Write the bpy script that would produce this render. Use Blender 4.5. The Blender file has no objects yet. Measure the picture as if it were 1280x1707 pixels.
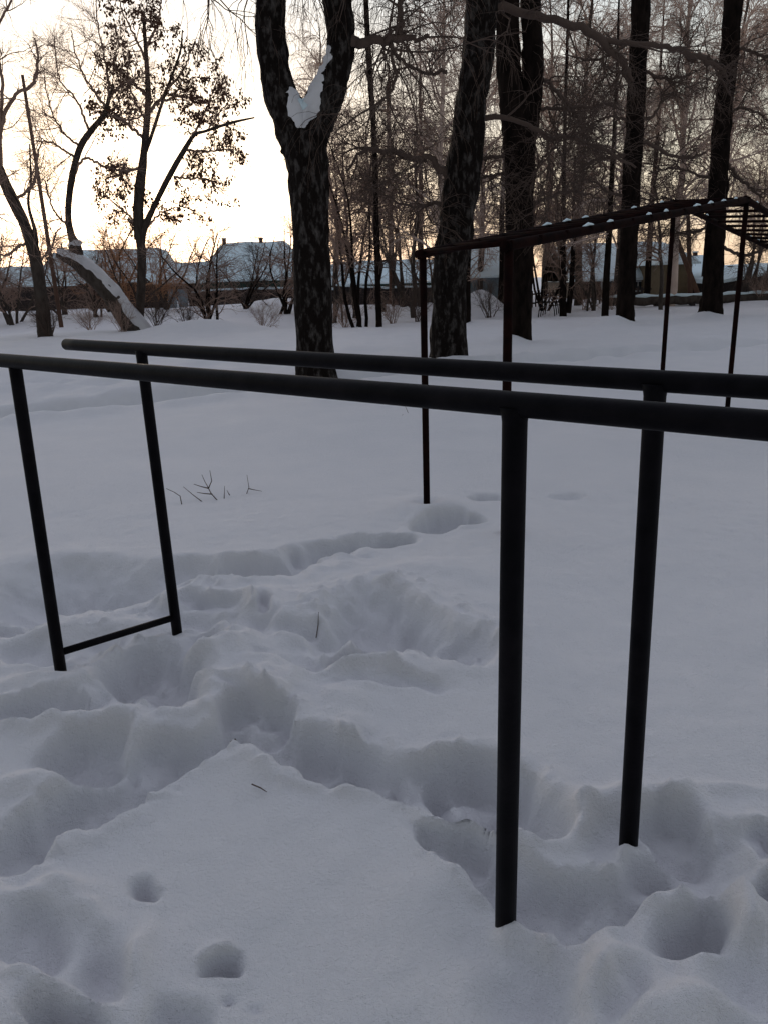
import bpy, math, random
import numpy as np
from math import radians, sin, cos, pi
S = bpy.context.scene
COL = S.collection

# ------------------------------------------------------------------ camera
FPX, PITCH, ROLL, EYE = 1320.0, radians(16.4), radians(1.78), 1.55
Fv = np.array([0, cos(PITCH), -sin(PITCH)]); D0 = np.array([0, -sin(PITCH), -cos(PITCH)]); R0 = np.array([1.0, 0, 0])
Rv = cos(ROLL)*R0 + sin(ROLL)*D0
Dv = -sin(ROLL)*R0 + cos(ROLL)*D0
cam = bpy.data.cameras.new('camera'); camo = bpy.data.objects.new('camera', cam); COL.objects.link(camo)
from mathutils import Matrix, Vector
camo.matrix_world = Matrix(((Rv[0], -Dv[0], -Fv[0], 0), (Rv[1], -Dv[1], -Fv[1], 0), (Rv[2], -Dv[2], -Fv[2], EYE), (0, 0, 0, 1)))
cam.sensor_fit = 'VERTICAL'; cam.sensor_height = 36; cam.lens = 36*FPX/1707
cam.clip_start = .05; cam.clip_end = 2000
S.camera = camo

# ------------------------------------------------------------------ sky and sun
SUN_EL, SUN_AZ = radians(3.0), radians(-17)
w = bpy.data.worlds.new('World'); S.world = w; w.use_nodes = True
nt = w.node_tree; bg = nt.nodes['Background']
sky = nt.nodes.new('ShaderNodeTexSky'); sky.sky_type = 'NISHITA'; sky.sun_disc = False
sky.sun_elevation = SUN_EL; sky.sun_rotation = SUN_AZ
sky.air_density = 1.0; sky.dust_density = 2.0; sky.ozone_density = 1.0
hs = nt.nodes.new('ShaderNodeHueSaturation'); hs.inputs['Saturation'].default_value = .62; hs.inputs['Value'].default_value = .33     # thin high cloud greys the sky
ad = nt.nodes.new('ShaderNodeMix'); ad.data_type = 'RGBA'; ad.blend_type = 'ADD'; ad.inputs[0].default_value = 1
ad.inputs[7].default_value = (1.10, 1.10, 1.22, 1)
nt.links.new(sky.outputs[0], hs.inputs['Color']); nt.links.new(hs.outputs[0], ad.inputs[6]); nt.links.new(ad.outputs[2], bg.inputs[0])
gc = nt.nodes.new('ShaderNodeTexCoord'); sx = nt.nodes.new('ShaderNodeSeparateXYZ'); rp = nt.nodes.new('ShaderNodeValToRGB')   # cloud veil, thicker towards the horizon
rp.color_ramp.elements[0].position = .0; rp.color_ramp.elements[0].color = (2.2, 1.62, 1.1, 1)
rp.color_ramp.elements[1].position = .8; rp.color_ramp.elements[1].color = (1.42, 1.46, 1.78, 1)
e_ = rp.color_ramp.elements.new(.12); e_.color = (2.0, 1.85, 1.5, 1)
e_ = rp.color_ramp.elements.new(.30); e_.color = (1.4, 1.62, 1.78, 1)
nt.links.new(gc.outputs['Generated'], sx.inputs[0]); nt.links.new(sx.outputs['Z'], rp.inputs[0]); mr = nt.nodes.new('ShaderNodeMapRange'); mr.inputs[1].default_value = -.75; mr.inputs[2].default_value = .85; mr.inputs[3].default_value = .22; mr.inputs[4].default_value = 1.12
vm = nt.nodes.new('ShaderNodeMix'); vm.data_type = 'RGBA'; vm.blend_type = 'MULTIPLY'; vm.inputs[0].default_value = 1                         # and thicker on the sunset side
nt.links.new(sx.outputs['Y'], mr.inputs[0]); nt.links.new(rp.outputs[0], vm.inputs[6]); nt.links.new(mr.outputs[0], vm.inputs[7]); nt.links.new(vm.outputs[2], ad.inputs[7])
bg.inputs[1].default_value = .11
sl = bpy.data.lights.new('sun', 'SUN'); sl.energy = .25; sl.angle = radians(6); sl.color = (1, .8, .6)
so = bpy.data.objects.new('sun', sl); COL.objects.link(so)
sd = Vector((sin(SUN_AZ)*cos(SUN_EL), cos(SUN_AZ)*cos(SUN_EL), sin(SUN_EL)))
so.rotation_euler = sd.to_track_quat('Z', 'Y').to_euler()
S.view_settings.view_transform = 'Standard'; S.view_settings.look = 'None'
S.view_settings.exposure = 1.6; S.view_settings.gamma = 1
S.render.engine = 'CYCLES'
S.cycles.max_bounces = 5; S.cycles.diffuse_bounces = 3

# ------------------------------------------------------------------ measuring helpers (photo pixels -> places in the world)
def ray(x, y): return Fv + (x-640)/FPX*Rv + (y-853.5)/FPX*Dv
def G(x, y, z=0.0):
    d = ray(x, y); t = (z-EYE)/d[2]; return np.array([0, 0, EYE]) + t*d
def A(x, y, Y):
    d = ray(x, y); return np.array([0, 0, EYE]) + d*Y/d[1]
def PX(n, Y): return n/FPX*Y*1.04

# ------------------------------------------------------------------ noise
def vnoise(x, y, seed, cell):
    rs = np.random.RandomState(seed); T = rs.rand(256, 256)
    gx = x/cell; gy = y/cell
    ix = np.floor(gx).astype(int); iy = np.floor(gy).astype(int)
    fx = gx-ix; fy = gy-iy
    fx = fx*fx*fx*(fx*(fx*6-15)+10); fy = fy*fy*fy*(fy*(fy*6-15)+10)
    a = T[ix & 255, iy & 255]; b = T[(ix+1) & 255, iy & 255]; c = T[ix & 255, (iy+1) & 255]; d = T[(ix+1) & 255, (iy+1) & 255]
    return (a*(1-fx)+b*fx)*(1-fy)+(c*(1-fx)+d*fx)*fy - .5
def fbm(x, y, seed, cell, octs=3):
    r = 0; am = 1.0
    for o in range(octs):
        r = r+am*vnoise(x*cos(o)+y*sin(o)+7.3*o, y*cos(o)-x*sin(o)+3.1*o, seed+o, cell/2**o); am *= .5
    return r
def sstep(a, b, x):
    t = np.clip((x-a)/(b-a), 0, 1); return t*t*(3-2*t)

# ------------------------------------------------------------------ mesh helpers
def mesh_obj(name, V, Q, mat=None, parent=None, smooth=True, T=None):
    V = np.ascontiguousarray(V, dtype=np.float32); Q = np.ascontiguousarray(Q, dtype=np.int32)
    me = bpy.data.meshes.new(name)
    me.vertices.add(len(V)); me.vertices.foreach_set('co', V.ravel())
    nq = len(Q); nt_ = 0 if T is None else len(T)
    loops = Q.ravel() if T is None else np.concatenate([Q.ravel(), np.asarray(T, dtype=np.int32).ravel()])
    me.loops.add(len(loops)); me.loops.foreach_set('vertex_index', loops.astype(np.int32))
    starts = np.concatenate([np.arange(nq)*4, nq*4+np.arange(nt_)*3]).astype(np.int32)
    me.polygons.add(nq+nt_); me.polygons.foreach_set('loop_start', starts)
    me.update(calc_edges=True)
    me.polygons.foreach_set('use_smooth', np.full(nq+nt_, smooth))
    if mat: me.materials.append(mat)
    o = bpy.data.objects.new(name, me); COL.objects.link(o)
    if parent: o.parent = parent
    return o
class MB:
    """collects shapes and links them as one mesh"""
    def __init__(s): s.V = []; s.Q = []; s.n = 0
    def add(s, V, Q):
        V = np.asarray(V, float); Q = np.asarray(Q, int)
        s.V.append(V); s.Q.append(Q+s.n); s.n += len(V)
    def box(s, lo, hi, rz=0, org=None):
        (x0, y0, z0), (x1, y1, z1) = lo, hi
        v = np.array([(x0, y0, z0), (x1, y0, z0), (x1, y1, z0), (x0, y1, z0), (x0, y0, z1), (x1, y0, z1), (x1, y1, z1), (x0, y1, z1)], float)
        if org is not None:
            c, n = cos(rz), sin(rz); x = v[:, 0]*c-v[:, 1]*n; y = v[:, 0]*n+v[:, 1]*c
            v = np.stack([x, y, v[:, 2]], 1)+np.array(org)
        s.add(v, [(0, 3, 2, 1), (4, 5, 6, 7), (0, 1, 5, 4), (1, 2, 6, 5), (2, 3, 7, 6), (3, 0, 4, 7)])
    def hexa(s, bot, top):     # 4 bottom corners, 4 top corners
        s.add(list(bot)+list(top), [(0, 3, 2, 1), (4, 5, 6, 7), (0, 1, 5, 4), (1, 2, 6, 5), (2, 3, 7, 6), (3, 0, 4, 7)])
    def bar(s, a, b, r, n=16, r2=None):
        P = np.array([[a, b]], float); V, Q = tubes(P, np.array([[r, r if r2 is None else r2]]), n, caps=True); s.add(V, Q)
    def path(s, pts, r, n=10, caps=True):
        P = np.array([pts], float); r = np.array([r if np.ndim(r) else [r]*len(pts)], float)
        V, Q = tubes(P, r, n, caps); s.add(V, Q)
    def build(s, name, mat, parent=None, smooth=False):
        o = mesh_obj(name, np.concatenate(s.V), np.concatenate(s.Q), mat, parent, smooth)
        if smooth:
            for p in (): pass
        return o
def tubes(P, R, n=4, caps=False):
    """P (N,k,3) polylines, R (N,k) radii -> verts, quads"""
    P = np.asarray(P, float); N, k, _ = P.shape
    T = np.gradient(P, axis=1); T /= np.linalg.norm(T, axis=2, keepdims=True)+1e-9
    D = P[:, -1]-P[:, 0]; D /= np.linalg.norm(D, axis=1, keepdims=True)+1e-9
    up = np.where(np.abs(D[:, 2:3]) > .8, np.array([[1.0, 0.13, 0]]), np.array([[0.0, 0.11, 1]]))
    U = np.cross(T, up[:, None, :]); U /= np.linalg.norm(U, axis=2, keepdims=True)+1e-9
    W = np.cross(T, U)
    a = np.arange(n)/n*2*pi
    V = P[:, :, None, :]+R[:, :, None, None]*(U[:, :, None, :]*np.cos(a)[None, None, :, None]+W[:, :, None, :]*np.sin(a)[None, None, :, None])
    idx = np.arange(N*k*n).reshape(N, k, n)
    Q = np.stack([idx[:, :-1], np.roll(idx, -1, 2)[:, :-1], np.roll(idx, -1, 2)[:, 1:], idx[:, 1:]], -1).reshape(-1, 4)
    V = V.reshape(-1, 3)
    if caps:                                    # close both ends with a fan of quads round an added ring of radius 0
        extra = []; qs = [Q]; base = len(V)
        for i in range(N):
            for e in (0, k-1):
                ring = idx[i, e]; c = base+len(extra); extra.append(P[i, e])
                for j in range(0, n, 2):
                    q = (c, ring[j], ring[(j+1) % n], ring[(j+2) % n])
                    qs.append(np.array([q if e else q[::-1]]))
        V = np.concatenate([V, np.array(extra)]); Q = np.concatenate(qs)
    return V, Q
def smooth_path(pts, k):
    """Catmull-Rom through points (with radius as a further column)"""
    p = np.array(pts, float); p = np.vstack([2*p[0]-p[1], p, 2*p[-1]-p[-2]]); n = len(p)-3
    out = []
    for t in np.linspace(0, n-1e-6, k):
        i = int(t); f = t-i; a, b, c, d = p[i:i+4]
        out.append(.5*((2*b)+(-a+c)*f+(2*a-5*b+4*c-d)*f*f+(-a+3*b-3*c+d)*f**3))
    return np.array(out)

def tag(o, label=None, cat=None, group=None, kind=None):
    if label: o['label'] = label
    if cat: o['category'] = cat
    if group: o['group'] = group
    if kind: o['kind'] = kind
    return o
def thing(name, loc, label, cat, group=None):
    o = bpy.data.objects.new(name, None); COL.objects.link(o); o.location = [float(v) for v in loc]; o.empty_display_size = .3
    bpy.context.view_layer.update()
    return tag(o, label, cat, group)
def adopt(o, parent):
    """keep a part built in world coordinates where it is, with its vertices relative to its thing"""
    l = np.array(parent.location); n = len(o.data.vertices); v = np.empty(n*3, np.float32); o.data.vertices.foreach_get('co', v)
    v = (v.reshape(-1, 3)-l).astype(np.float32); o.data.vertices.foreach_set('co', v.ravel()); o.data.update(); o.parent = parent
    return o

# ------------------------------------------------------------------ materials
def mat(name, base, rough=.8, spec=.3, noise=None, bump=None, stretch=(1, 1, 1), metal=0, contrast=(.35, .65)):
    m = bpy.data.materials.new(name); m.use_nodes = True; t = m.node_tree; b = t.nodes['Principled BSDF']
    b.inputs['Base Color'].default_value = (*base, 1); b.inputs['Roughness'].default_value = rough
    b.inputs['Specular IOR Level'].default_value = spec; b.inputs['Metallic'].default_value = metal
    tc = t.nodes.new('ShaderNodeTexCoord'); mp = t.nodes.new('ShaderNodeMapping'); mp.inputs['Scale'].default_value = stretch
    t.links.new(tc.outputs['Object'], mp.inputs[0])
    if noise:
        col2, sc = noise[0], noise[1]
        n = t.nodes.new('ShaderNodeTexNoise'); n.inputs['Scale'].default_value = sc; n.inputs['Detail'].default_value = 7; n.inputs['Roughness'].default_value = .62
        r = t.nodes.new('ShaderNodeValToRGB'); r.color_ramp.elements[0].color = (*base, 1); r.color_ramp.elements[1].color = (*col2, 1)
        r.color_ramp.elements[0].position = contrast[0]; r.color_ramp.elements[1].position = contrast[1]
        t.links.new(mp.outputs[0], n.inputs['Vector']); t.links.new(n.outputs['Fac'], r.inputs[0]); t.links.new(r.outputs[0], b.inputs['Base Color'])
    prev = None
    for sc, st, ds in (bump or []):
        n = t.nodes.new('ShaderNodeTexNoise'); n.inputs['Scale'].default_value = sc; n.inputs['Detail'].default_value = 4
        bp = t.nodes.new('ShaderNodeBump'); bp.inputs['Strength'].default_value = st; bp.inputs['Distance'].default_value = ds
        t.links.new(mp.outputs[0], n.inputs['Vector']); t.links.new(n.outputs['Fac'], bp.inputs['Height'])
        if prev: t.links.new(prev.outputs[0], bp.inputs['Normal'])
        prev = bp
    if prev: t.links.new(prev.outputs[0], b.inputs['Normal'])
    return m
M = {}
M['snow'] = mat('snow', (.78, .78, .815), .75, .15, noise=((.81, .805, .835), 2.2), bump=[(330, .9, .007), (90, .5, .010), (18, .30, .014)])
M['roofsnow'] = mat('roof_snow', (.70, .84, .90), .8, .1, bump=[(1.2, .3, .1)])
M['metal'] = mat('dark_painted_metal', (.0022, .0022, .0035), .52, .06, noise=((.007, .006, .008), 12), bump=[(90, .25, .002), (14, .2, .004)])
M['rust'] = mat('dark_brown_metal', (.004, .0025, .003), .8, .02, noise=((.016, .006, .005), 9), bump=[(60, .3, .002)])
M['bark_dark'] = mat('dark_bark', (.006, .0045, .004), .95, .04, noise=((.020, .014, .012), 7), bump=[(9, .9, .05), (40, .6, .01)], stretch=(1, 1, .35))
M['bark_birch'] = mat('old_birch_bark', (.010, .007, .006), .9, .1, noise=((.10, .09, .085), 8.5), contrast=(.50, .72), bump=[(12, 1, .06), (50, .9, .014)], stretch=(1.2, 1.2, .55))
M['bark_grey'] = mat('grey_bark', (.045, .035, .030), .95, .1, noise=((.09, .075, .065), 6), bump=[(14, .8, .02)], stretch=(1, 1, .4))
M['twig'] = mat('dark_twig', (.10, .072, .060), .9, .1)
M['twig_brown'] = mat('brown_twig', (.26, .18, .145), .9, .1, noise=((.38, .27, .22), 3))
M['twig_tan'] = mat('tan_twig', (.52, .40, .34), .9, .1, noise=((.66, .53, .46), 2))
M['dry_leaf'] = mat('dry_leaf', (.07, .036, .024), .8, .2, noise=((.16, .08, .05), 5))
M['orange_twig'] = mat('orange_twig', (.36, .18, .10), .9, .1, noise=((.46, .27, .16), 4))
M['wood_dark'] = mat('weathered_boards', (.028, .022, .022), .9, .1, noise=((.055, .046, .044), 4), stretch=(6, 6, .4), bump=[(8, .6, .02)])
M['wood_green'] = mat('green_boards', (.018, .040, .034), .85, .2, noise=((.03, .065, .052), 5), stretch=(5, 5, .5))
M['wood_blue'] = mat('pale_blue_gate', (.30, .38, .44), .7, .3, noise=((.36, .44, .50), 5), stretch=(6, 6, .5))
M['wall_grey'] = mat('blue_grey_wall', (.14, .18, .20), .85, .2, noise=((.18, .22, .25), 3))
M['wall_yellow'] = mat('ochre_wall', (.14, .11, .07), .9, .1, noise=((.18, .14, .09), 4))
M['brick'] = mat('dark_brick', (.05, .03, .028), .9, .1, noise=((.09, .05, .04), 8))
M['pole'] = mat('pole_wood', (.09, .05, .038), .9, .1, noise=((.14, .085, .06), 8), stretch=(1, 1, .15), bump=[(20, .5, .01)])
M['glass'] = mat('dark_window', (.03, .04, .05), .15, .5)
M['frame'] = mat('white_frame', (.55, .58, .6), .6, .3)

# ------------------------------------------------------------------ snow ground
def axis(lo, hi, step, far_lo, far_hi, g):
    mid = np.arange(lo, hi, step); up = [hi]; s = step
    while up[-1] < far_hi: s = min(s*g, 12); up.append(up[-1]+s)
    dn = [lo]; s = step
    while dn[-1] > far_lo: s = min(s*g, 12); dn.append(dn[-1]-s)
    return np.concatenate([np.array(dn[::-1]), mid[1:], np.array(up)])
# pits: photo x, y of the rim's centre, half sizes, depth (m), edge softness, tilt of the rim in the photo
PITS = [
 # trench behind the smooth slab
 (520, 1268, 105, 38, .17, .30, 6), (610, 1285, 75, 34, .15, .30, 10), (800, 1320, 120, 50, .20, .28, 22), (690, 1285, 60, 30, .11, .4, 10),
 (765, 1412, 75, 36, .12, .4, 25),
 # holes left of it
 (420, 1196, 74, 38, .16, .25, 0), (262, 1130, 95, 56, .22, .35, -8), (90, 1190, 75, 28, .12, .5, 5), (152, 1255, 70, 32, .12, .5, -15),
 (250, 1262, 60, 26, .10, .4, -25), (150, 1330, 105, 42, .15, .35, -30), (35, 1400, 90, 44, .15, .4, -33),
 # valley in the middle distance
 (130, 975, 190, 46, .20, .7, -3), (300, 950, 70, 20, .12, .6, -5), (430, 950, 120, 20, .15, .4, -4), (550, 915, 85, 15, .13, .35, -10), (640, 908, 62, 13, .12, .3, -5),
 (735, 866, 50, 20, .15, .4, -12), (790, 862, 26, 12, .11, .4, -5), (812, 818, 30, 7, .08, .4, 0), (940, 817, 30, 5, .04, .6, 0),
 (350, 1010, 60, 18, .10, .5, 12), (425, 1020, 20, 14, .08, .4, 0),
 (640, 1045, 120, 52, .22, .55, 8), (550, 1075, 60, 26, .12, .5, 0), (590, 1112, 46, 17, .13, .4, 4), (656, 1112, 16, 14, .13, .35, 0),
 (762, 1085, 70, 34, .13, .55, -8), (470, 1095, 90, 28, .08, .6, 8), (340, 1085, 50, 22, .07, .6, 0), (640, 1150, 120, 16, .05, .6, 6), (20, 1040, 90, 20, .08, .6, 0), (60, 1085, 60, 20, .08, .6, -5),
 # foreground
 (243, 1480, 25, 21, .11, 1.0, 20), (378, 1592, 27, 24, .12, 1.2, 25), (368, 1660, 12, 8, .03, 1.2, 0), (420, 1668, 20, 14, .015, 1.2, 0),
 (100, 1700, 80, 46, .14, .5, 0), (30, 1570, 70, 50, .09, .7, 0), (165, 1610, 45, 60, .05, .7, 0), (290, 1700, 50, 70, .06, .6, 0),
 (1110, 1390, 62, 46, .16, .35, 0), (1150, 1560, 66, 58, .17, .7, 0), (1262, 1425, 40, 30, .12, .5, 30), (1275, 1505, 45, 32, .14, .5, 0), (1060, 1470, 60, 40, .18, .5, 0),
 (960, 1500, 110, 46, .16, .5, 0), (1035, 1640, 40, 50, .07, .6, 0), (880, 1640, 90, 70, .08, .8, 0), (1180, 1450, 110, 60, .14, .7, 0), (1240, 1640, 70, 60, .05, .7, 0),
]
# furrows: points along the middle, half width and depth (m)
FURROWS = [([(-60, 1440), (60, 1375), (150, 1325), (230, 1282), (320, 1245), (385, 1226)], .085, .13),
 ([(395, 1222), (470, 1250), (560, 1262), (640, 1280), (740, 1330), (880, 1368)], .105, .14),
 ([(0, 985), (150, 965), (300, 962), (430, 952), (540, 922), (620, 904)], .16, .10),
 ([(350, 1035), (440, 1062), (540, 1070), (640, 1075)], .10, .06), ([(700, 1395), (790, 1425), (900, 1480), (1010, 1490)], .07, .10), ([(190, 1190), (240, 1150), (330, 1130)], .12, .08)]
# humps: x, y, half sizes, height, tilt
HUMPS = [
 (230, 1240, 44, 22, .07, 0), (262, 1085, 60, 22, .06, 5), (395, 1018, 16, 16, .05, 0), (300, 1010, 40, 12, .05, 0), (590, 1080, 45, 14, .05, 0), (560, 1030, 50, 20, .05, 0),
 (420, 1150, 75, 12, .05, 0), (590, 1138, 60, 14, .05, 5), (760, 1318, 50, 16, .07, 20), (860, 1392, 60, 22, .05, 10), (960, 1365, 90, 42, .10, 0), (1030, 1350, 40, 34, .06, 0), (720, 1400, 40, 18, .04, 20),
 (1120, 1340, 50, 12, .04, 0), (1000, 1600, 70, 60, .09, 0), (890, 1530, 50, 26, .05, 10), (1100, 1480, 60, 30, .05, 0), (1230, 1440, 60, 40, .05, 0), (1240, 1560, 50, 50, .06, 0), (1150, 1690, 90, 40, .05, 0),
 (400, 1238, 30, 12, .04, 0), (110, 1480, 70, 40, .05, 0), (60, 1640, 60, 30, .05, 0), (230, 1590, 40, 60, .05, 0), (140, 1530, 40, 24, .04, 0), (1200, 1330, 100, 14, .02, 0),
 (640, 1000, 90, 24, .04, 0), (700, 960, 160, 26, .05, 0), (60, 1140, 100, 16, .05, 0), (100, 1220, 90, 14, .05, 0), (60, 1300, 80, 20, .05, 0), (340, 1235, 50, 12, .03, 0),
]
def ell(X, Y, cx, cy, rx, ry, tilt):
    c = G(cx, cy)[:2]; t = radians(tilt)
    ux, uy = rx*cos(t), rx*sin(t); vx, vy = ry*sin(t), -ry*cos(t)
    a = (G(cx+ux, cy+uy)-G(cx-ux, cy-uy))[:2]/2; b = (G(cx+vx, cy+vy)-G(cx-vx, cy-vy))[:2]/2
    det = a[0]*b[1]-a[1]*b[0]; dx = X-c[0]; dy = Y-c[1]
    return np.sqrt(((dx*b[1]-dy*b[0])/det)**2+((a[0]*dy-a[1]*dx)/det)**2)
def dist_poly(X, Y, pts):
    d = np.full(X.shape, 1e9)
    for (x0, y0), (x1, y1) in zip(pts[:-1], pts[1:]):
        L = (x1-x0)**2+(y1-y0)**2; t = np.clip(((X-x0)*(x1-x0)+(Y-y0)*(y1-y0))/L, 0, 1)
        d = np.minimum(d, np.hypot(X-x0-t*(x1-x0), Y-y0-t*(y1-y0)))
    return d
def far_height(X, Y):
    """land beyond the trees: a low bank on the left, flat on the right"""
    left = sstep(4, -8, X)
    z = sstep(36, 44, Y)*(.38*left)-.18*left*np.exp(-((Y-34)/2.5)**2)
    return z+sstep(50, 120, Y)*.6*left
def ground(X, Y):
    r = np.hypot(X, Y)
    z = .10*fbm(X, Y, 5, 3.2, 2)*sstep(.5, 4, r)+.05*fbm(X, Y, 11, 1.1, 2)+.22*fbm(X, Y, 21, 11, 2)*sstep(12, 30, Y)
    wx = X+.10*fbm(X, Y, 35, .38, 3)+.03*fbm(X, Y, 31, .13, 2)+.012*vnoise(X, Y, 41, .05); wy = Y+.10*fbm(X, Y, 55, .38, 3)+.03*fbm(X, Y, 51, .13, 2)+.012*vnoise(X, Y, 43, .05)
    near = (Y < 8) & (Y > .2) & (np.abs(X) < 4.5)
    pz = np.zeros_like(X); hz = np.zeros_like(X); xs, ys = wx[near], wy[near]; p = np.zeros_like(xs); h = np.zeros_like(xs)
    for cx, cy, rx, ry, d, s, t in PITS:
        q = ell(xs, ys, cx, cy, rx, ry, t)
        s = s*.6; d = d*(.66 if cx > 830 and cy > 1300 else .9 if cy > 1000 else 1.25); f = -d*(1-sstep(1-s*1.5, 1+s*.35, q)); p = np.minimum(p, f)+.35*np.maximum(p, f)*(p < 0)*(f < 0)
        h += .007*np.exp(-((q-1.2-s*.3)/.2)**2)*min(1, d/.12)
    crumb = np.zeros_like(xs)
    for cx, cy, rx, ry, d, s, t in PITS:
        if d > .09 and cy > 1000: crumb = np.maximum(crumb, np.exp(-((ell(xs, ys, cx, cy, rx, ry, t)-1.0)/.28)**2))
    for pts, hw, d in FURROWS:
        dd = dist_poly(xs+.03*fbm(xs, ys, 33, .16, 3), ys+.03*fbm(xs, ys, 37, .16, 3), [tuple(G(*q_)[:2]) for q_ in pts])
        p = np.minimum(p, -1.0*d*(1-sstep(hw*.4, hw*1.15, dd)))
        if d > .09: crumb = np.maximum(crumb, np.exp(-((dd/hw-1.0)/.4)**2))
    near_p = np.zeros_like(xs)
    for cx, cy, rx, ry, d, s, t in PITS:
        if d > .09: near_p = np.maximum(near_p, 1-sstep(1.0, 2.1, ell(xs, ys, cx, cy, rx, ry, t))*(1 if cy > 1000 else 1.0))
    bil = lambda sd, c: np.abs(vnoise(xs+.02*vnoise(xs, ys, sd+1, c*.6), ys, sd, c))
    lumps = .065*(.24-bil(201, .30))+.048*(.24-bil(203, .15))+.032*(.24-bil(205, .075))
    near_p = np.maximum(near_p, .75*(1-sstep(.7, 1.1, ell(xs, ys, 430, 1055, 330, 95, 0))))
    slab = ell(xs, ys, 500, 1520, 330, 200, 0)
    h += np.clip(near_p, 0, 1)*lumps*(ys < 4.2)*(.25+.75*sstep(.75, 1.1, slab))
    h += crumb*(.034*fbm(xs, ys, 65, .07, 3)+.006)
    msk = np.clip(near_p+crumb, 0, 1)*(ys < 4)
    h += msk*(.20*np.maximum(0, vnoise(xs, ys, 301, .045)-.36)+.14*np.maximum(0, vnoise(xs+.3*ys, ys, 303, .028)-.34))*np.where(vnoise(xs, ys, 305, .4) > -.12, 1, .15)
    for cx, cy, rx, ry, a, t in HUMPS:
        q = ell(xs, ys, cx, cy, rx, ry, t); h += a*np.exp(-(q*1.15)**2*1.3)
    trod = np.clip(-p/.12, 0, 1)
    p += trod*(.035*fbm(xs, ys, 61, .12, 3)+.05*fbm(xs, ys, 63, .3, 2))
    pz[near] = p; hz[near] = h
    z = z+pz+hz
    # churned snow in the lower right and lower left corners
    for cx, cy, rx, ry in ((1130, 1560, 260, 210), (60, 1600, 190, 150), (330, 1120, 330, 150)):
        q = ell(X, Y, cx, cy, rx, ry, 0); z = z+(1-sstep(.6, 1.15, q))*(.075*fbm(X, Y, 71, .26, 3))
    z = z+(.004*fbm(X, Y, 81, .06, 2)+.010*fbm(X, Y, 85, .17, 2))*(r < 6)
    # trodden path crossing on the left, a second one far right
    pth = [tuple(G(*p_)[:2]) for p_ in ((-300, 735), (0, 690), (200, 668), (380, 648), (640, 622), (900, 600), (1280, 575), (1700, 545))]
    d = dist_poly(wx*1.0, wy, pth); z = z-.30*(1-sstep(.30, .60, d))+.05*np.exp(-((d-.85)/.25)**2)*(1+2*fbm(X, Y, 97, .4, 2))
    pth2 = [tuple(G(*p_)[:2]) for p_ in ((-200, 640), (60, 630), (300, 612), (480, 600))]
    d = dist_poly(wx, wy, pth2); z = z-.10*(1-sstep(.2, .9, d))*(.6+1.5*fbm(X, Y, 91, .7, 2))
    # chunks thrown beside the path
    cxy = G(90, 640)[:2]; z = z+.16*np.exp(-(((X-cxy[0])/3.2)**2+((Y-cxy[1])/1.6)**2))*(fbm(X, Y, 93, .55, 3)+.2)
    for mx, my, mw, mh, ma in MOUNDS: z = z+ma*np.exp(-((X-mx)/mw)**2-((Y-my)/mh)**2)
    z = z+sstep(13, 18, Y)*(.10*fbm(X, Y, 95, 1.7, 3)+.10*np.maximum(0, -fbm(X, Y, 99, .8, 2)-.15))
    z = z+far_height(X, Y)
    for x, y, dz, rr in ANCHORS: z = z+dz*np.exp(-(((X-x)**2+(Y-y)**2)/rr**2)**1.5)
    # hand-sized collars where posts and trunks stand
    for x, y, rr, a in COLLARS: z = z+a*np.exp(-((X-x)**2+(Y-y)**2)/rr**2)
    return z
ANCHORS = []
m1 = G(335, 552); MOUNDS = [(m1[0], m1[1], 1.7, 1.3, .42)]
for (px, py, Y_, w_, a_) in ((800, 520, 36, 1.0, 1.1), (770, 520, 37, .8, .5), (715, 515, 37, .5, .7), (1176, 533, 25.9, .55, .26), (1024, 545, 23.6, .5, .26), (845, 571, 19.2, .4, .16), (1065, 535, 25, 1.2, .15), (620, 512, 42, 2.2, .3), (470, 505, 46, 2.0, .5)):
    c = A(px, py, Y_); MOUNDS.append((c[0], c[1], w_, w_*.8, a_))
COLLARS = [(.27, 1.572, .035, .035), (.655, 1.845, .04, .045), (G(103, 1125)[0], G(103, 1125)[1], .10, -.015), (.30, 5.44, .10, -.03)]
for _px, _py, _z, _r in ((103, 1125, 0, .22), (296, 1055, 0, .24), (150, 1080, .0, .16), (200, 1068, .0, .16), (245, 1052, .0, .16), (842, 1535, .0, .15), (1047, 1400, -.01, .14), (1010, 1345, .05, .12), (710, 840, 0, .3)):
    _g = G(_px, _py); _c = float(ground(np.array([[_g[0]]]), np.array([[_g[1]]]))[0, 0]); ANCHORS.append((_g[0], _g[1], _z-_c, _r))
xa = axis(-2.4, 2.4, .0105, -160, 160, 1.035); ya = axis(.7, 4.8, .0105, -30, 400, 1.02)
GX, GY = np.meshgrid(xa, ya); GZ = ground(GX, GY)
def gz(x, y): return float(ground(np.array([[x]], float), np.array([[y]], float))[0, 0])
for _ in range(1):                                                  # wind and settling take the finest spikes off
    b_ = GZ.copy(); b_[1:-1, 1:-1] = .5*GZ[1:-1, 1:-1]+.125*(GZ[2:, 1:-1]+GZ[:-2, 1:-1]+GZ[1:-1, 2:]+GZ[1:-1, :-2])
    k_ = (GY < 7) & (np.abs(GX) < 4); GZ = np.where(k_, b_, GZ)
idx = np.arange(GX.size).reshape(GX.shape)
Q = np.stack([idx[:-1, :-1], idx[:-1, 1:], idx[1:, 1:], idx[1:, :-1]], -1).reshape(-1, 4)
o = mesh_obj('snow_ground', np.stack([GX, GY, GZ], -1).reshape(-1, 3), Q, M['snow']); tag(o, kind='structure')

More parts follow.
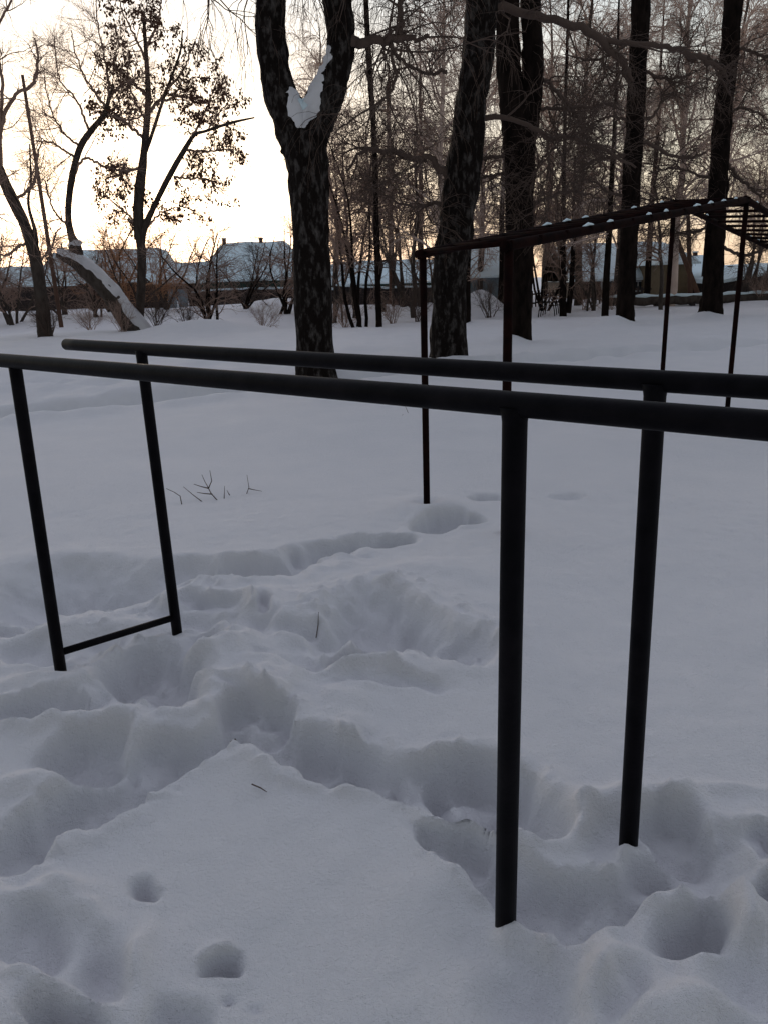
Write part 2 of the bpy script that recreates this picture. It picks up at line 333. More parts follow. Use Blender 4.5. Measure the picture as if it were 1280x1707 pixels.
# ------------------------------------------------------------------ parallel bars
def pipe_ring(a, b, r, n=24):
    return [a, b], r
P1, P2, P3, P4 = G(103, 1125), G(296, 1055), G(842, 1535), G(1047, 1400)
BH = 1.297; BR = .0262
t = thing('parallel_bars', ((P1+P4)/2), 'dark painted steel parallel bars on four posts standing in trodden snow in the foreground', 'parallel bars')
def rail(p, q, e0, e1, z):
    d = (q-p)[:2]; d = d/np.linalg.norm(d); a = np.array([*(p[:2]-d*e0), z]); b = np.array([*(q[:2]+d*e1), z]); return a, b
aL = A(-260, 598, 3.9)
def rail_mesh(a, b, r):
    k = 40; pts = np.linspace(a, b, k); rs = np.full(k, r)
    d = (b-a)/np.linalg.norm(b-a)
    pts = np.vstack([a-d*.004, pts, b+d*.004]); rs = np.concatenate([[r*.8], rs, [r*.8]])
    mb = MB(); mb.path(pts, rs, 24); return mb
a, b = rail(P1, P3, .62, 1.25, BH); adopt(rail_mesh(a, b, BR).build('rail', M['metal'], None, True), t)
def px_of(p):
    v = np.array(p)-np.array([0, 0, EYE]); return 640+FPX*(v@Rv)/(v@Fv)
dv = (P4-P2)[:2]/np.linalg.norm((P4-P2)[:2]); d_end = next(e_ for e_ in np.arange(.1, 2, .005) if px_of((*(P2[:2]-dv*e_), BH)) < 112)
a, b = rail(P2, P4, d_end, 1.25, BH); adopt(rail_mesh(a, b, BR).build('rail', M['metal'], None, True), t)
for p, top in ((P1, (25, 605)), (P2, (237, 595)), (P3, (853, 675)), (P4, (1092, 640))):
    tp = A(*top, p[1]); tp[0] += .006*(p[1] < 1.7); tp[2] = BH-.006; lo = p.copy(); lo = p+(p-tp)*.35
    mb = MB(); z = [lo[2], tp[2]-.05, tp[2]-.03, tp[2]-.018, tp[2]]; rr = [.0262, .0262, .0264, .0280, .034] if p[1] < 2.5 else [.0235, .0235, .0235, .024, .025]
    pts = [lo+(tp-lo)*((zz-lo[2])/(tp[2]-lo[2])) for zz in z]; mb.path(pts, rr, 24)
    adopt(mb.build('post', M['metal'], None, True), t)
c1 = P1+np.array([0, 0, .10]); c2 = P2+np.array([0, 0, .08])
mb = MB(); mb.bar(c1, c2, .0155, 16); adopt(mb.build('crossbar', M['metal'], None, True), t)

# ------------------------------------------------------------------ rising and falling horizontal ladder
L0n, L0f = np.array([.748, 4.70, 1.71]), np.array([.305, 5.44, 1.70])
L1n = A(1244, 333, 7.9); L1f = A(1123, 338, 8.6)
dn = (L1n-L0n); df = (L1f-L0f)
L2n = L1n+np.array([dn[0], dn[1], -.52]); L2f = L1f+np.array([df[0], df[1], -.50])
lad = thing('overhead_ladder', (L0f[0], L0f[1], 0), 'dark steel monkey bars rising to a peak and falling again with snow on its rungs', 'monkey bars')
for (x, y, z), r in ((tuple(L0n), .027), (tuple(L0f), .0235), (tuple(L1n), .024), (tuple(L1f), .024), (tuple(L2n), .024), (tuple(L2f), .024)):
    mb = MB(); mb.path([(x, y, -.4), (x, y, .6), (x, y, z)], r, 16); adopt(mb.build('post', M['rust'], None, True), lad)
for seg in ((L0n, L1n, L2n), (L0f, L1f, L2f)):
    for a, b in zip(seg[:-1], seg[1:]):
        d = (b-a)/np.linalg.norm(b-a); mb = MB()
        mb.path([a-d*.05, a, (a+b)/2, b, b+d*.02], .030, 14); adopt(mb.build('rail', M['rust'], None, True), lad)
rng = random.Random(4)
NR = 14
for s, (an, bn, af, bf) in enumerate(((L0n, L1n, L0f, L1f), (L1n, L2n, L1f, L2f))):
    for i in range(NR):
        if s == 1 and i == 0: continue
        f = i/(NR-1); a = an+(bn-an)*f; b = af+(bf-af)*f; e = (b-a)/np.linalg.norm(b-a); up = np.array([0, 0, .012])
        mb = MB(); mb.bar(a-e*.03+up, b+e*.03+up, .015, 10); rg = adopt(mb.build('rung', M['rust'], None, True), lad)
        for side in (0, 1):                                         # a pinch of snow where rung meets rail
            if rng.random() < (.5 if s == 0 else .7): continue
            c = (a if side == 0 else b)+np.array([0, 0, .027]); Lc = rng.uniform(.04, .13); dr = (bn-an)/np.linalg.norm(bn-an)
            pts = [c+dr*Lc*u+np.array([0, 0, h]) for u, h in ((-1, -.010), (-.5, 0), (0, rng.uniform(.004, .012)), (.5, .002), (1, -.012))]
            mb = MB(); mb.path(pts, [.002, .009, .012, .010, .002], 8)
            sc = mb.build('snow_cap', M['roofsnow'], None, True); l = np.array(lad.location)
            v = np.array([x.co for x in sc.data.vertices])-l; sc.data.vertices.foreach_set('co', v.ravel()); sc.parent = rg

# ------------------------------------------------------------------ trees
def norm(v): return v/(np.linalg.norm(v, axis=-1, keepdims=True)+1e-9)
def spawn(P, R, per, t0, t1, length, ang, k, rs, droop=0.0, wig=.25, rmax=.03, rtip=.003, taper=.5, up=0.0):
    """grow `per` children on each polyline"""
    N, kk, _ = P.shape; n = N*per
    pi_ = np.repeat(np.arange(N), per); t = rs.uniform(t0, t1, n)
    f = t*(kk-1); i = np.minimum(f.astype(int), kk-2); fr = (f-i)[:, None]
    pos = P[pi_, i]*(1-fr)+P[pi_, i+1]*fr; tan = norm(P[pi_, i+1]-P[pi_, i]); rad = R[pi_, i]*(1-fr[:, 0])+R[pi_, i+1]*fr[:, 0]
    rnd = norm(rs.normal(size=(n, 3))); side = norm(np.cross(tan, rnd)); a = np.radians(rs.uniform(ang[0], ang[1], n))[:, None]
    d = norm(tan*np.cos(a)+side*np.sin(a)+np.array([0, 0, up]))
    L = length*rs.uniform(.5, 1.15, n)*(1-taper*t)
    out = np.empty((n, k, 3)); out[:, 0] = pos; step = (L/(k-1))[:, None]
    bend = norm(rs.normal(size=(n, 3)))*wig*.5
    for j in range(1, k):
        d = norm(d+rs.normal(size=(n, 3))*wig*.55+bend*.4+np.array([0, 0, -droop])*(j/k)); out[:, j] = out[:, j-1]+d*step
    r0 = np.minimum(rad*.65, rmax); rr = r0[:, None]+(np.minimum(rtip, r0)-r0)[:, None]*(np.arange(k)/(k-1))[None, :]**.8
    return out, rr
def limb_obj(name, paths, m, sides=14, rough=.075, seed=0, kk=36):
    """hand-placed limbs: list of point lists (x,y,z,r)"""
    V = []; Q = []; n = 0; arrs = []
    rs = np.random.RandomState(seed)
    for p in paths:
        q = smooth_path(p, kk); P = q[None, :, :3]; R = np.maximum(q[None, :, 3], .004)
        v, f = tubes(P, R, sides)
        c = np.repeat(P[0], sides, axis=0); dd = v-c; u = np.arange(sides)[None, :]*1.7+np.zeros((kk, 1)); zz = np.linspace(0, np.linalg.norm(P[0, -1]-P[0, 0]), kk)[:, None]+u*0
        k = 1+rough*4*fbm(u.ravel()*.35+seed, zz.ravel(), 101+seed, .5, 3)
        # close the noise seam
        v = c+dd*k[:, None]
        V.append(v); Q.append(f+n); n += len(v); arrs.append((P, R))
    return mesh_obj(name, np.concatenate(V), np.concatenate(Q), m), arrs
def multi(arr_list, sides):
    V = []; Q = []; n = 0
    for P, R in arr_list:
        v, f = tubes(P, R, sides); V.append(v); Q.append(f+n); n += len(v)
    return V, Q, n
def crown_obj(name, levels, m):
    V = []; Q = []; n = 0
    for (P, R), s in levels:
        v, f = tubes(P, R, s); V.append(v); Q.append(f+n); n += len(v)
    return mesh_obj(name, np.concatenate(V), np.concatenate(Q), m)
def resample(arrs, k=24):
    P = np.stack([a[0][0][np.linspace(0, a[0].shape[1]-1, k).astype(int)] for a in arrs]); R = np.stack([a[1][0][np.linspace(0, a[1].shape[1]-1, k).astype(int)] for a in arrs])
    return P, R
def pp(Y, pts):
    """photo points with pixel widths at distance Y -> limb points"""
    out = []
    for q in pts:
        yy = Y+(q[3] if len(q) > 3 else 0); c = A(q[0], q[1], yy); out.append((*c, q[2]/2/FPX*yy*1.02))
    return out
def hero(name, base_px, Y, trunk_paths, limbs, label, cat, tmat, cmat, seed, group=None, twigs=(10, 9, 6), tl=(1.6, .8, .5), droop=(.05, .15, .35), wig=.35, tw_r=.006, t0=.1, extra=None, kk=40, rough=.06):
    rs = np.random.RandomState(seed); c = A(*base_px, Y); base = np.array([c[0], Y, gz(c[0], Y)])
    t = thing(name, base, label, cat, group)
    tp = [pp(Y, p) for p in trunk_paths]
    f = tp[0][0]; tp[0] = [(f[0], f[1], base[2]-.4, f[3]*1.3), (f[0], f[1], base[2]+.02, f[3]*1.13)]+tp[0][1:]
    if name == 'toppled_tree': tp[0] = [(f[0]+.5, f[1], base[2]-.45, f[3]*1.05)]+tp[0][2:]
    tr, ta = limb_obj('trunk', tp, tmat, 28, rough, seed, 90); adopt(tr, t)
    levels = []
    if limbs:
        la = [];
        for p in limbs:
            q = smooth_path(pp(Y, p), 26); la.append((q[None, :, :3], np.maximum(q[None, :, 3], .006)))
        P0, R0_ = resample(la, 26); 
        jit = rs.normal(size=P0.shape)*.018; jit[:, :2] = 0; P0 = P0+jit
        levels.append(((P0, R0_), 8))
    else: P0, R0_ = resample(ta[:], 24)
    A1 = spawn(P0, R0_, twigs[0], t0, 1, tl[0]*1.15, (30, 75), 9, rs, droop[0], wig, .022, .005)
    A2 = spawn(*A1, max(4, twigs[1]-2), .15, 1, tl[1]*1.1, (25, 70), 7, rs, droop[1], wig, .009, .004)
    A3 = spawn(*A2, max(4, twigs[2]-1), .15, 1, tl[2]*1.15, (20, 65), 5, rs, droop[2], wig, tw_r*.8, .0022)
    levels += [(A1, 5), (A2, 4), (A3, 3)]
    cr = crown_obj('crown', levels, cmat); adopt(cr, t)
    return t, A1, A2, A3
def ground_px(px, py): 
    g = G(px, py); return g[1]

def snow_shell(tree, spots, thick=.03, up=None, name='snow_patch', seed=0):
    """snow clinging to the trunk: the trunk's own surface near the given spots, lifted off it"""
    tr = [c for c in bpy.data.objects if c.parent == tree and c.name.startswith('trunk')][0].data
    n = len(tr.vertices); v = np.empty(n*3, np.float32); tr.vertices.foreach_get('co', v); v = v.reshape(-1, 3)
    nn = np.empty(n*3, np.float32); tr.vertices.foreach_get('normal', nn); nn = nn.reshape(-1, 3); wv = v+np.array(tree.location)
    fal = np.full(n, -9.0)
    for c, rr in spots: fal = np.maximum(fal, 1.35-np.linalg.norm(wv-np.array(c), axis=1)/rr)
    fal += .5*vnoise(wv[:, 0]+wv[:, 1], wv[:, 2], 9+seed, .09)+.25*vnoise(wv[:, 0]-wv[:, 1], wv[:, 2], 29+seed, .04)
    if up is not None: fal = np.minimum(fal, (nn[:, 2]-up)*3+.6*vnoise(wv[:, 0]+wv[:, 1], wv[:, 2], 19+seed, .2))
    f = np.array([p.vertices[:] for p in tr.polygons]); keep = fal[f].max(1) > .0; f = f[keep]
    ids, inv = np.unique(f, return_inverse=True); off = np.clip(fal[ids], -.3, .7)[:, None]*thick*1.6
    return mesh_obj(name, v[ids]+nn[ids]*off, inv.reshape(f.shape), M['snow'], tree)
# 1 big forked birch
Y = 13.5
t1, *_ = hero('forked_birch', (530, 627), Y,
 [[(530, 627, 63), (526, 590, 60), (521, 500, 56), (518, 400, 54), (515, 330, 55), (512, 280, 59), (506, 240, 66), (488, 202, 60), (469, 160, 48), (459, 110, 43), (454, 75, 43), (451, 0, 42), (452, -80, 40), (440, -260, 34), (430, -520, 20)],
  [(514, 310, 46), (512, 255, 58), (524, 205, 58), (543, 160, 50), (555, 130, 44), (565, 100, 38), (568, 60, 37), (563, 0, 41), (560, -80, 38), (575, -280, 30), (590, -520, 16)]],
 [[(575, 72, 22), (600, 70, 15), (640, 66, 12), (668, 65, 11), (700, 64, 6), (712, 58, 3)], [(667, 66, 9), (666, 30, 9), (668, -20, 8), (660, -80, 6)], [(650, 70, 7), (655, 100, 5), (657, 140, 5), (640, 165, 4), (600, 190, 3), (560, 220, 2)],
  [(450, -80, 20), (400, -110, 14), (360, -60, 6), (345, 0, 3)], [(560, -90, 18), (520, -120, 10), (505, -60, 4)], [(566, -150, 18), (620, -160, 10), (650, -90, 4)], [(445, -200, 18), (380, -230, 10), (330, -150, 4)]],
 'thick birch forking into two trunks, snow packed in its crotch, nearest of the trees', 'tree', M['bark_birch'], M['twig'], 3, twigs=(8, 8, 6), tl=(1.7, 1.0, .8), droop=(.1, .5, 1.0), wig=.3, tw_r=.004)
spots = [(A(x, y, Y+dy), r_) for x, y, dy, r_ in ((489, 163, -.12, .10), (495, 176, -.25, .12), (503, 188, -.36, .14), (513, 181, -.32, .13), (520, 166, -.2, .12), (527, 150, -.14, .11), (534, 136, -.1, .10), (541, 120, -.08, .09), (548, 102, -.06, .08), (550, 85, -.05, .06))]
snow_shell(t1, spots, .035, seed=1)
q = smooth_path(pp(Y, [(488, 160, 6, -.05), (497, 174, 20, -.12), (506, 181, 26, -.14), (514, 172, 20, -.1), (522, 156, 6, -.05)]), 20); sp = MB(); sp.path(q[:, :3], q[:, 3], 14); adopt(sp.build('snow_saddle', M['roofsnow'], None, True), t1)

# 2 leaning birch
Y = 15.8
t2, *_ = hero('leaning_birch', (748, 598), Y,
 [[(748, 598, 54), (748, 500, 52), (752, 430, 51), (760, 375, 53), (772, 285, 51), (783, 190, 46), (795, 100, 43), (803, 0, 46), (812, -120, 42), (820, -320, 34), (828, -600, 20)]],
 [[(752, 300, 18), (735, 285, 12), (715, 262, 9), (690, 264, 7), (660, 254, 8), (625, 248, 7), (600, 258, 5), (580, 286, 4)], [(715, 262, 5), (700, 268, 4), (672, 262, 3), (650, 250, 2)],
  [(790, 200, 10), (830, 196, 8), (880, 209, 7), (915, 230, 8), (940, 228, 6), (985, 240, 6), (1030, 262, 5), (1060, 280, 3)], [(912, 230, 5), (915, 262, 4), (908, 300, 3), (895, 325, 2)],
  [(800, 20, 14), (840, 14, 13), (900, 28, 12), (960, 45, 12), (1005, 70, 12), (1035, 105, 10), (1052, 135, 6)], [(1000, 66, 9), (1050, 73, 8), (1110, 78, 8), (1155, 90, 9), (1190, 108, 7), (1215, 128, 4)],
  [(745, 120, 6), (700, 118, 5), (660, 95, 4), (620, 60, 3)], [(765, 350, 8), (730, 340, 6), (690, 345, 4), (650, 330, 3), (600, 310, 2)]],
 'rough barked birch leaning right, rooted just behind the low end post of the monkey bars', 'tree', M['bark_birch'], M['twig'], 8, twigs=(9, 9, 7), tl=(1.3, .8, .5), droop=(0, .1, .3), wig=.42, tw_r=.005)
# 3 second forked tree
Y = 19.5
hero('forked_tree', (866, 569), Y,
 [[(864, 569, 34), (864, 500, 39), (864, 420, 42), (866, 330, 42), (866, 250, 48), (862, 195, 48), (850, 140, 35), (846, 70, 32), (845, -40, 31), (838, -240, 24), (828, -480, 14)],
  [(870, 260, 34), (876, 205, 36), (885, 150, 31), (887, 80, 29), (884, 0, 28), (884, -120, 26), (890, -420, 14)]],
 [[(895, 125, 7), (925, 150, 6), (950, 178, 6), (965, 205, 5), (976, 226, 3)], [(890, 180, 6), (930, 180, 5), (980, 178, 5), (1010, 172, 3), (1030, 180, 2)], [(886, 340, 7), (910, 330, 5), (950, 318, 4), (1000, 330, 3)],
  [(850, 260, 6), (820, 262, 5), (790, 270, 4), (760, 300, 2)], [(845, 290, 5), (820, 292, 4), (790, 300, 3)], [(884, 320, 5), (900, 270, 4), (930, 240, 3), (950, 200, 2)]],
 'dark tree forking high up, standing behind the nearest post of the monkey bars', 'tree', M['bark_dark'], M['twig'], 12, twigs=(9, 9, 7), tl=(1.5, .9, .55), droop=(0, .1, .2), wig=.45, tw_r=.006)

# 4, 5 dark straight trees
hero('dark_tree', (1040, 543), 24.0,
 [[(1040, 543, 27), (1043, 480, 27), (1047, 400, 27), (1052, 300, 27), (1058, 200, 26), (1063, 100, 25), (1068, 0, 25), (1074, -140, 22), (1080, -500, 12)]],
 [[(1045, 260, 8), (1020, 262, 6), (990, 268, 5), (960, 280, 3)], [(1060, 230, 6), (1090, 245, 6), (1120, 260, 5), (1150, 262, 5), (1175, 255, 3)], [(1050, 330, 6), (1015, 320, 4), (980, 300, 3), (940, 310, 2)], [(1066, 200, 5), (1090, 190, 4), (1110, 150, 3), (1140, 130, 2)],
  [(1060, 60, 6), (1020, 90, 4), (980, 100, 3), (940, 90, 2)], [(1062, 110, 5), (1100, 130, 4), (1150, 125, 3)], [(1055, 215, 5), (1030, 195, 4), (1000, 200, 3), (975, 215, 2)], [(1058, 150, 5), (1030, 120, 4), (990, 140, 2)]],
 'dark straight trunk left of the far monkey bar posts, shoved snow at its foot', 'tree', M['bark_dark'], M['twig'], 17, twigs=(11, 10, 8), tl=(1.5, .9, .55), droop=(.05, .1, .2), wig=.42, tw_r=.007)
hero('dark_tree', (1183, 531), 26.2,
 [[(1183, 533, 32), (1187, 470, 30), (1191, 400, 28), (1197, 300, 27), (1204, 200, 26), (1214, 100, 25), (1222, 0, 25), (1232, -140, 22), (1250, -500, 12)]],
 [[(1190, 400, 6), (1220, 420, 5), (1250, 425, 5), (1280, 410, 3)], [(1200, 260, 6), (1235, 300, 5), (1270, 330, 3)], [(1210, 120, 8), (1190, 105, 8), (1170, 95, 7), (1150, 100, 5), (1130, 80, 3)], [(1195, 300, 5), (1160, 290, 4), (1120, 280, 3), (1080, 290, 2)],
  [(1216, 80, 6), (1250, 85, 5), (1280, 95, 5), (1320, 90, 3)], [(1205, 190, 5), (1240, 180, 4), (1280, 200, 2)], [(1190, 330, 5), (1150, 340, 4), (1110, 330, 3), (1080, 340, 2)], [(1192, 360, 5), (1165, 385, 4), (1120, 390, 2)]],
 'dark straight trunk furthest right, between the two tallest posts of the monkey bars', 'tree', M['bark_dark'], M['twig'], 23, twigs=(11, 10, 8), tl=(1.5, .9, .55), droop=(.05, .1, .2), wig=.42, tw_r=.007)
# 6 slim dark stem, 7 slim stem half hidden by the leaning birch, 8 pair
hero('slim_tree', (631, 545), 27.4, [[(632, 546, 9), (630, 480, 9), (628, 400, 9), (626, 300, 8), (622, 200, 8), (615, 100, 8), (610, 0, 7), (604, -150, 6)]], None,
 'slim straight dark stem alone between the forked birch and the monkey bars', 'tree', M['bark_dark'], M['twig'], 31, twigs=(60, 8, 6), tl=(1.3, .6, .4), droop=(.02, .1, .3), wig=.35, tw_r=.006, t0=.25)
hero('slim_tree', (775, 543), 26.5, [[(775, 543, 15), (776, 480, 14), (777, 400, 14), (778, 300, 13), (782, 150, 12), (786, 0, 11), (790, -150, 8)]], None,
 'slim dark trunk half hidden behind the right side of the leaning birch', 'tree', M['bark_dark'], M['twig_brown'], 33, twigs=(60, 8, 6), tl=(1.5, .7, .4), droop=(.02, .1, .3), wig=.35, tw_r=.006, t0=.25)
hero('slim_tree', (938, 522), 33, [[(938, 523, 10), (937, 450, 10), (938, 380, 8), (939, 300, 6), (941, 200, 5), (945, 60, 4), (948, -60, 3)], [(946, 522, 9), (952, 470, 8), (955, 400, 6), (956, 330, 4), (958, 260, 3)]], None,
 'pair of thin dark stems from one foot beside the small dark metal arch', 'tree', M['bark_dark'], M['twig_brown'], 35, twigs=(45, 9, 6), tl=(1.6, .8, .5), droop=(0, .1, .3), wig=.4, tw_r=.006, t0=.2)

# left group
hero('slanting_tree', (76, 562), 27.4, [[(76, 562, 20), (72, 520, 20), (66, 470, 18), (58, 425, 18), (40, 370, 16), (20, 330, 16), (0, 285, 15), (-30, 220, 13), (-60, 120, 10), (-70, -50, 7)], [(60, 420, 8), (60, 390, 6), (48, 340, 4), (52, 300, 3), (50, 240, 2)]],
 [[(2, 290, 7), (2, 220, 6), (12, 180, 6), (30, 155, 5), (52, 145, 5), (64, 110, 4), (58, 60, 2)], [(20, 335, 5), (55, 310, 4), (62, 270, 3), (70, 230, 2)], [(50, 400, 5), (20, 420, 4), (-20, 435, 3), (-60, 445, 2)], [(-10, 260, 6), (5, 150, 5), (-5, 60, 4), (20, 0, 3)], [(62, 440, 4), (80, 420, 3), (100, 380, 2)]],
 'dark bare trunk slanting out of the left edge above a tuft of stems', 'tree', M['bark_grey'], M['twig_brown'], 41, twigs=(11, 9, 7), tl=(1.5, .9, .6), droop=(-.05, .0, .1), wig=.3, tw_r=.006)
tw_, *_ = hero('toppled_tree', (215, 548), 30.5, [[(222, 552, 34), (205, 520, 30), (180, 485, 27), (150, 455, 25), (125, 435, 20), (96, 424, 10)], [(132, 432, 16), (126, 412, 18), (122, 400, 12), (116, 375, 10), (115, 340, 9), (122, 290, 9), (135, 245, 9), (155, 215, 8), (175, 190, 7), (182, 165, 5), (190, 140, 3)]],
 [[(120, 300, 5), (140, 265, 4), (160, 270, 4), (180, 280, 3), (215, 285, 2)], [(180, 185, 5), (150, 140, 3), (130, 100, 2), (118, 50, 1.5)], [(182, 170, 5), (178, 110, 3), (165, 50, 2), (160, 0, 1.5)], [(185, 160, 4), (205, 140, 3), (230, 130, 2)], [(135, 245, 4), (105, 220, 3), (85, 180, 2), (75, 130, 1.5)],
  [(130, 265, 4), (90, 240, 3), (60, 235, 2)], [(150, 220, 4), (130, 170, 3), (100, 130, 2), (90, 60, 1.5)], [(180, 190, 3), (215, 200, 3), (245, 190, 2)], [(118, 380, 4), (90, 350, 3), (75, 300, 2)]],
 'half fallen snow topped trunk with one curved stem growing up from its raised end', 'tree', M['bark_grey'], M['twig_brown'], 43, twigs=(10, 9, 8), tl=(1.7, 1.1, .8), droop=(-.15, -.05, .05), wig=.24, tw_r=.005)
snow_shell(tw_, [(A(x, y, 30.5), .95) for x, y in ((215, 530), (198, 505), (180, 480), (160, 460), (140, 440), (120, 430), (104, 424), (124, 402))], .09, up=.25, name='snow_cap', seed=3)
tl_, L1_, L2_, L3_ = hero('leafy_tree', (232, 552), 31.0, [[(232, 553, 14), (235, 500, 13), (237, 430, 13), (232, 370, 13), (236, 300, 12), (243, 230, 10), (248, 160, 8), (244, 90, 6), (240, 20, 4)], [(236, 420, 10), (240, 385, 10), (262, 335, 8), (285, 290, 8), (308, 250, 7), (325, 225, 5), (345, 218, 4), (385, 205, 4), (425, 196, 2)], [(228, 400, 7), (226, 350, 6), (232, 290, 6), (252, 230, 5), (275, 160, 4), (300, 90, 3), (305, 50, 2)]],
 [[(248, 190, 5), (280, 150, 4), (310, 110, 3), (325, 70, 2)], [(320, 230, 4), (345, 180, 3), (360, 140, 2)], [(245, 160, 5), (215, 130, 4), (190, 110, 3)], [(240, 230, 5), (205, 200, 4), (180, 180, 2)], [(243, 100, 4), (225, 60, 3), (205, 20, 2), (195, -20, 2)], [(245, 80, 4), (265, 30, 3), (270, -20, 2)],
  [(290, 295, 4), (320, 298, 3), (350, 300, 3), (360, 320, 2)], [(310, 250, 4), (350, 252, 3), (390, 248, 2)], [(232, 280, 4), (200, 290, 3), (175, 300, 3)], [(236, 380, 4), (205, 350, 3), (180, 330, 2)], [(245, 380, 4), (270, 355, 3), (300, 345, 2), (325, 350, 2)], [(270, 170, 4), (300, 160, 3), (330, 165, 2)], [(244, 200, 4), (222, 160, 3), (206, 90, 2)], [(345, 218, 3), (365, 190, 2), (385, 165, 2)]],
 'slender tree still holding dark brown dead leaves against the bright sky', 'tree', M['bark_grey'], M['twig_brown'], 47, twigs=(10, 8, 5), tl=(1.25, .6, .3), droop=(-.1, 0, .3), wig=.3, tw_r=.006)
def leaves(name, A3, per, size, m, parent, seed, keep=None, droop=1.0, spread=.06):
    rs = np.random.RandomState(seed); P = A3[0]; n = len(P)*per; i = np.repeat(np.arange(len(P)), per); j = rs.randint(0, P.shape[1], n)
    c = P[i, j]+rs.normal(size=(n, 3))*spread
    if keep is not None: k = keep(c, rs); c = c[k]; n = len(c)
    vox = (np.floor(c/.30).astype(np.int64)*np.array([73856093, 19349663, 83492791])).sum(1); od = np.argsort(vox, kind='stable'); vs_ = vox[od]   # no spot may clot
    first = np.r_[0, np.flatnonzero(np.diff(vs_))+1]; rank = np.arange(n)-np.repeat(first, np.diff(np.r_[first, n])); c = c[od[rank < 9]]; n = len(c)
    d = norm(rs.normal(size=(n, 3))*.6+np.array([0, 0, -droop])); s = norm(np.cross(d, rs.normal(size=(n, 3)))); L = (size*rs.uniform(.5, 1.3, n))[:, None]; W = L*.28
    bend = np.cross(d, s)*L*.15
    V = np.stack([c, c+d*L*.5+s*W+bend, c+d*L, c+d*L*.5-s*W+bend], 1).reshape(-1, 3)
    return adopt(mesh_obj(name, V, np.arange(len(V)).reshape(-1, 4), m, smooth=False), parent)
def keepf(c, rs):
    cz = vnoise(c[:, 0]*1.0+c[:, 1], c[:, 2]*.6, 7, .32)+.18*sstep(3.5, 7.5, c[:, 2]); return cz+rs.normal(size=len(c))*.10 > .0
leaves('leaves', L3_, 7, .13, M['dry_leaf'], tl_, 5, keepf)

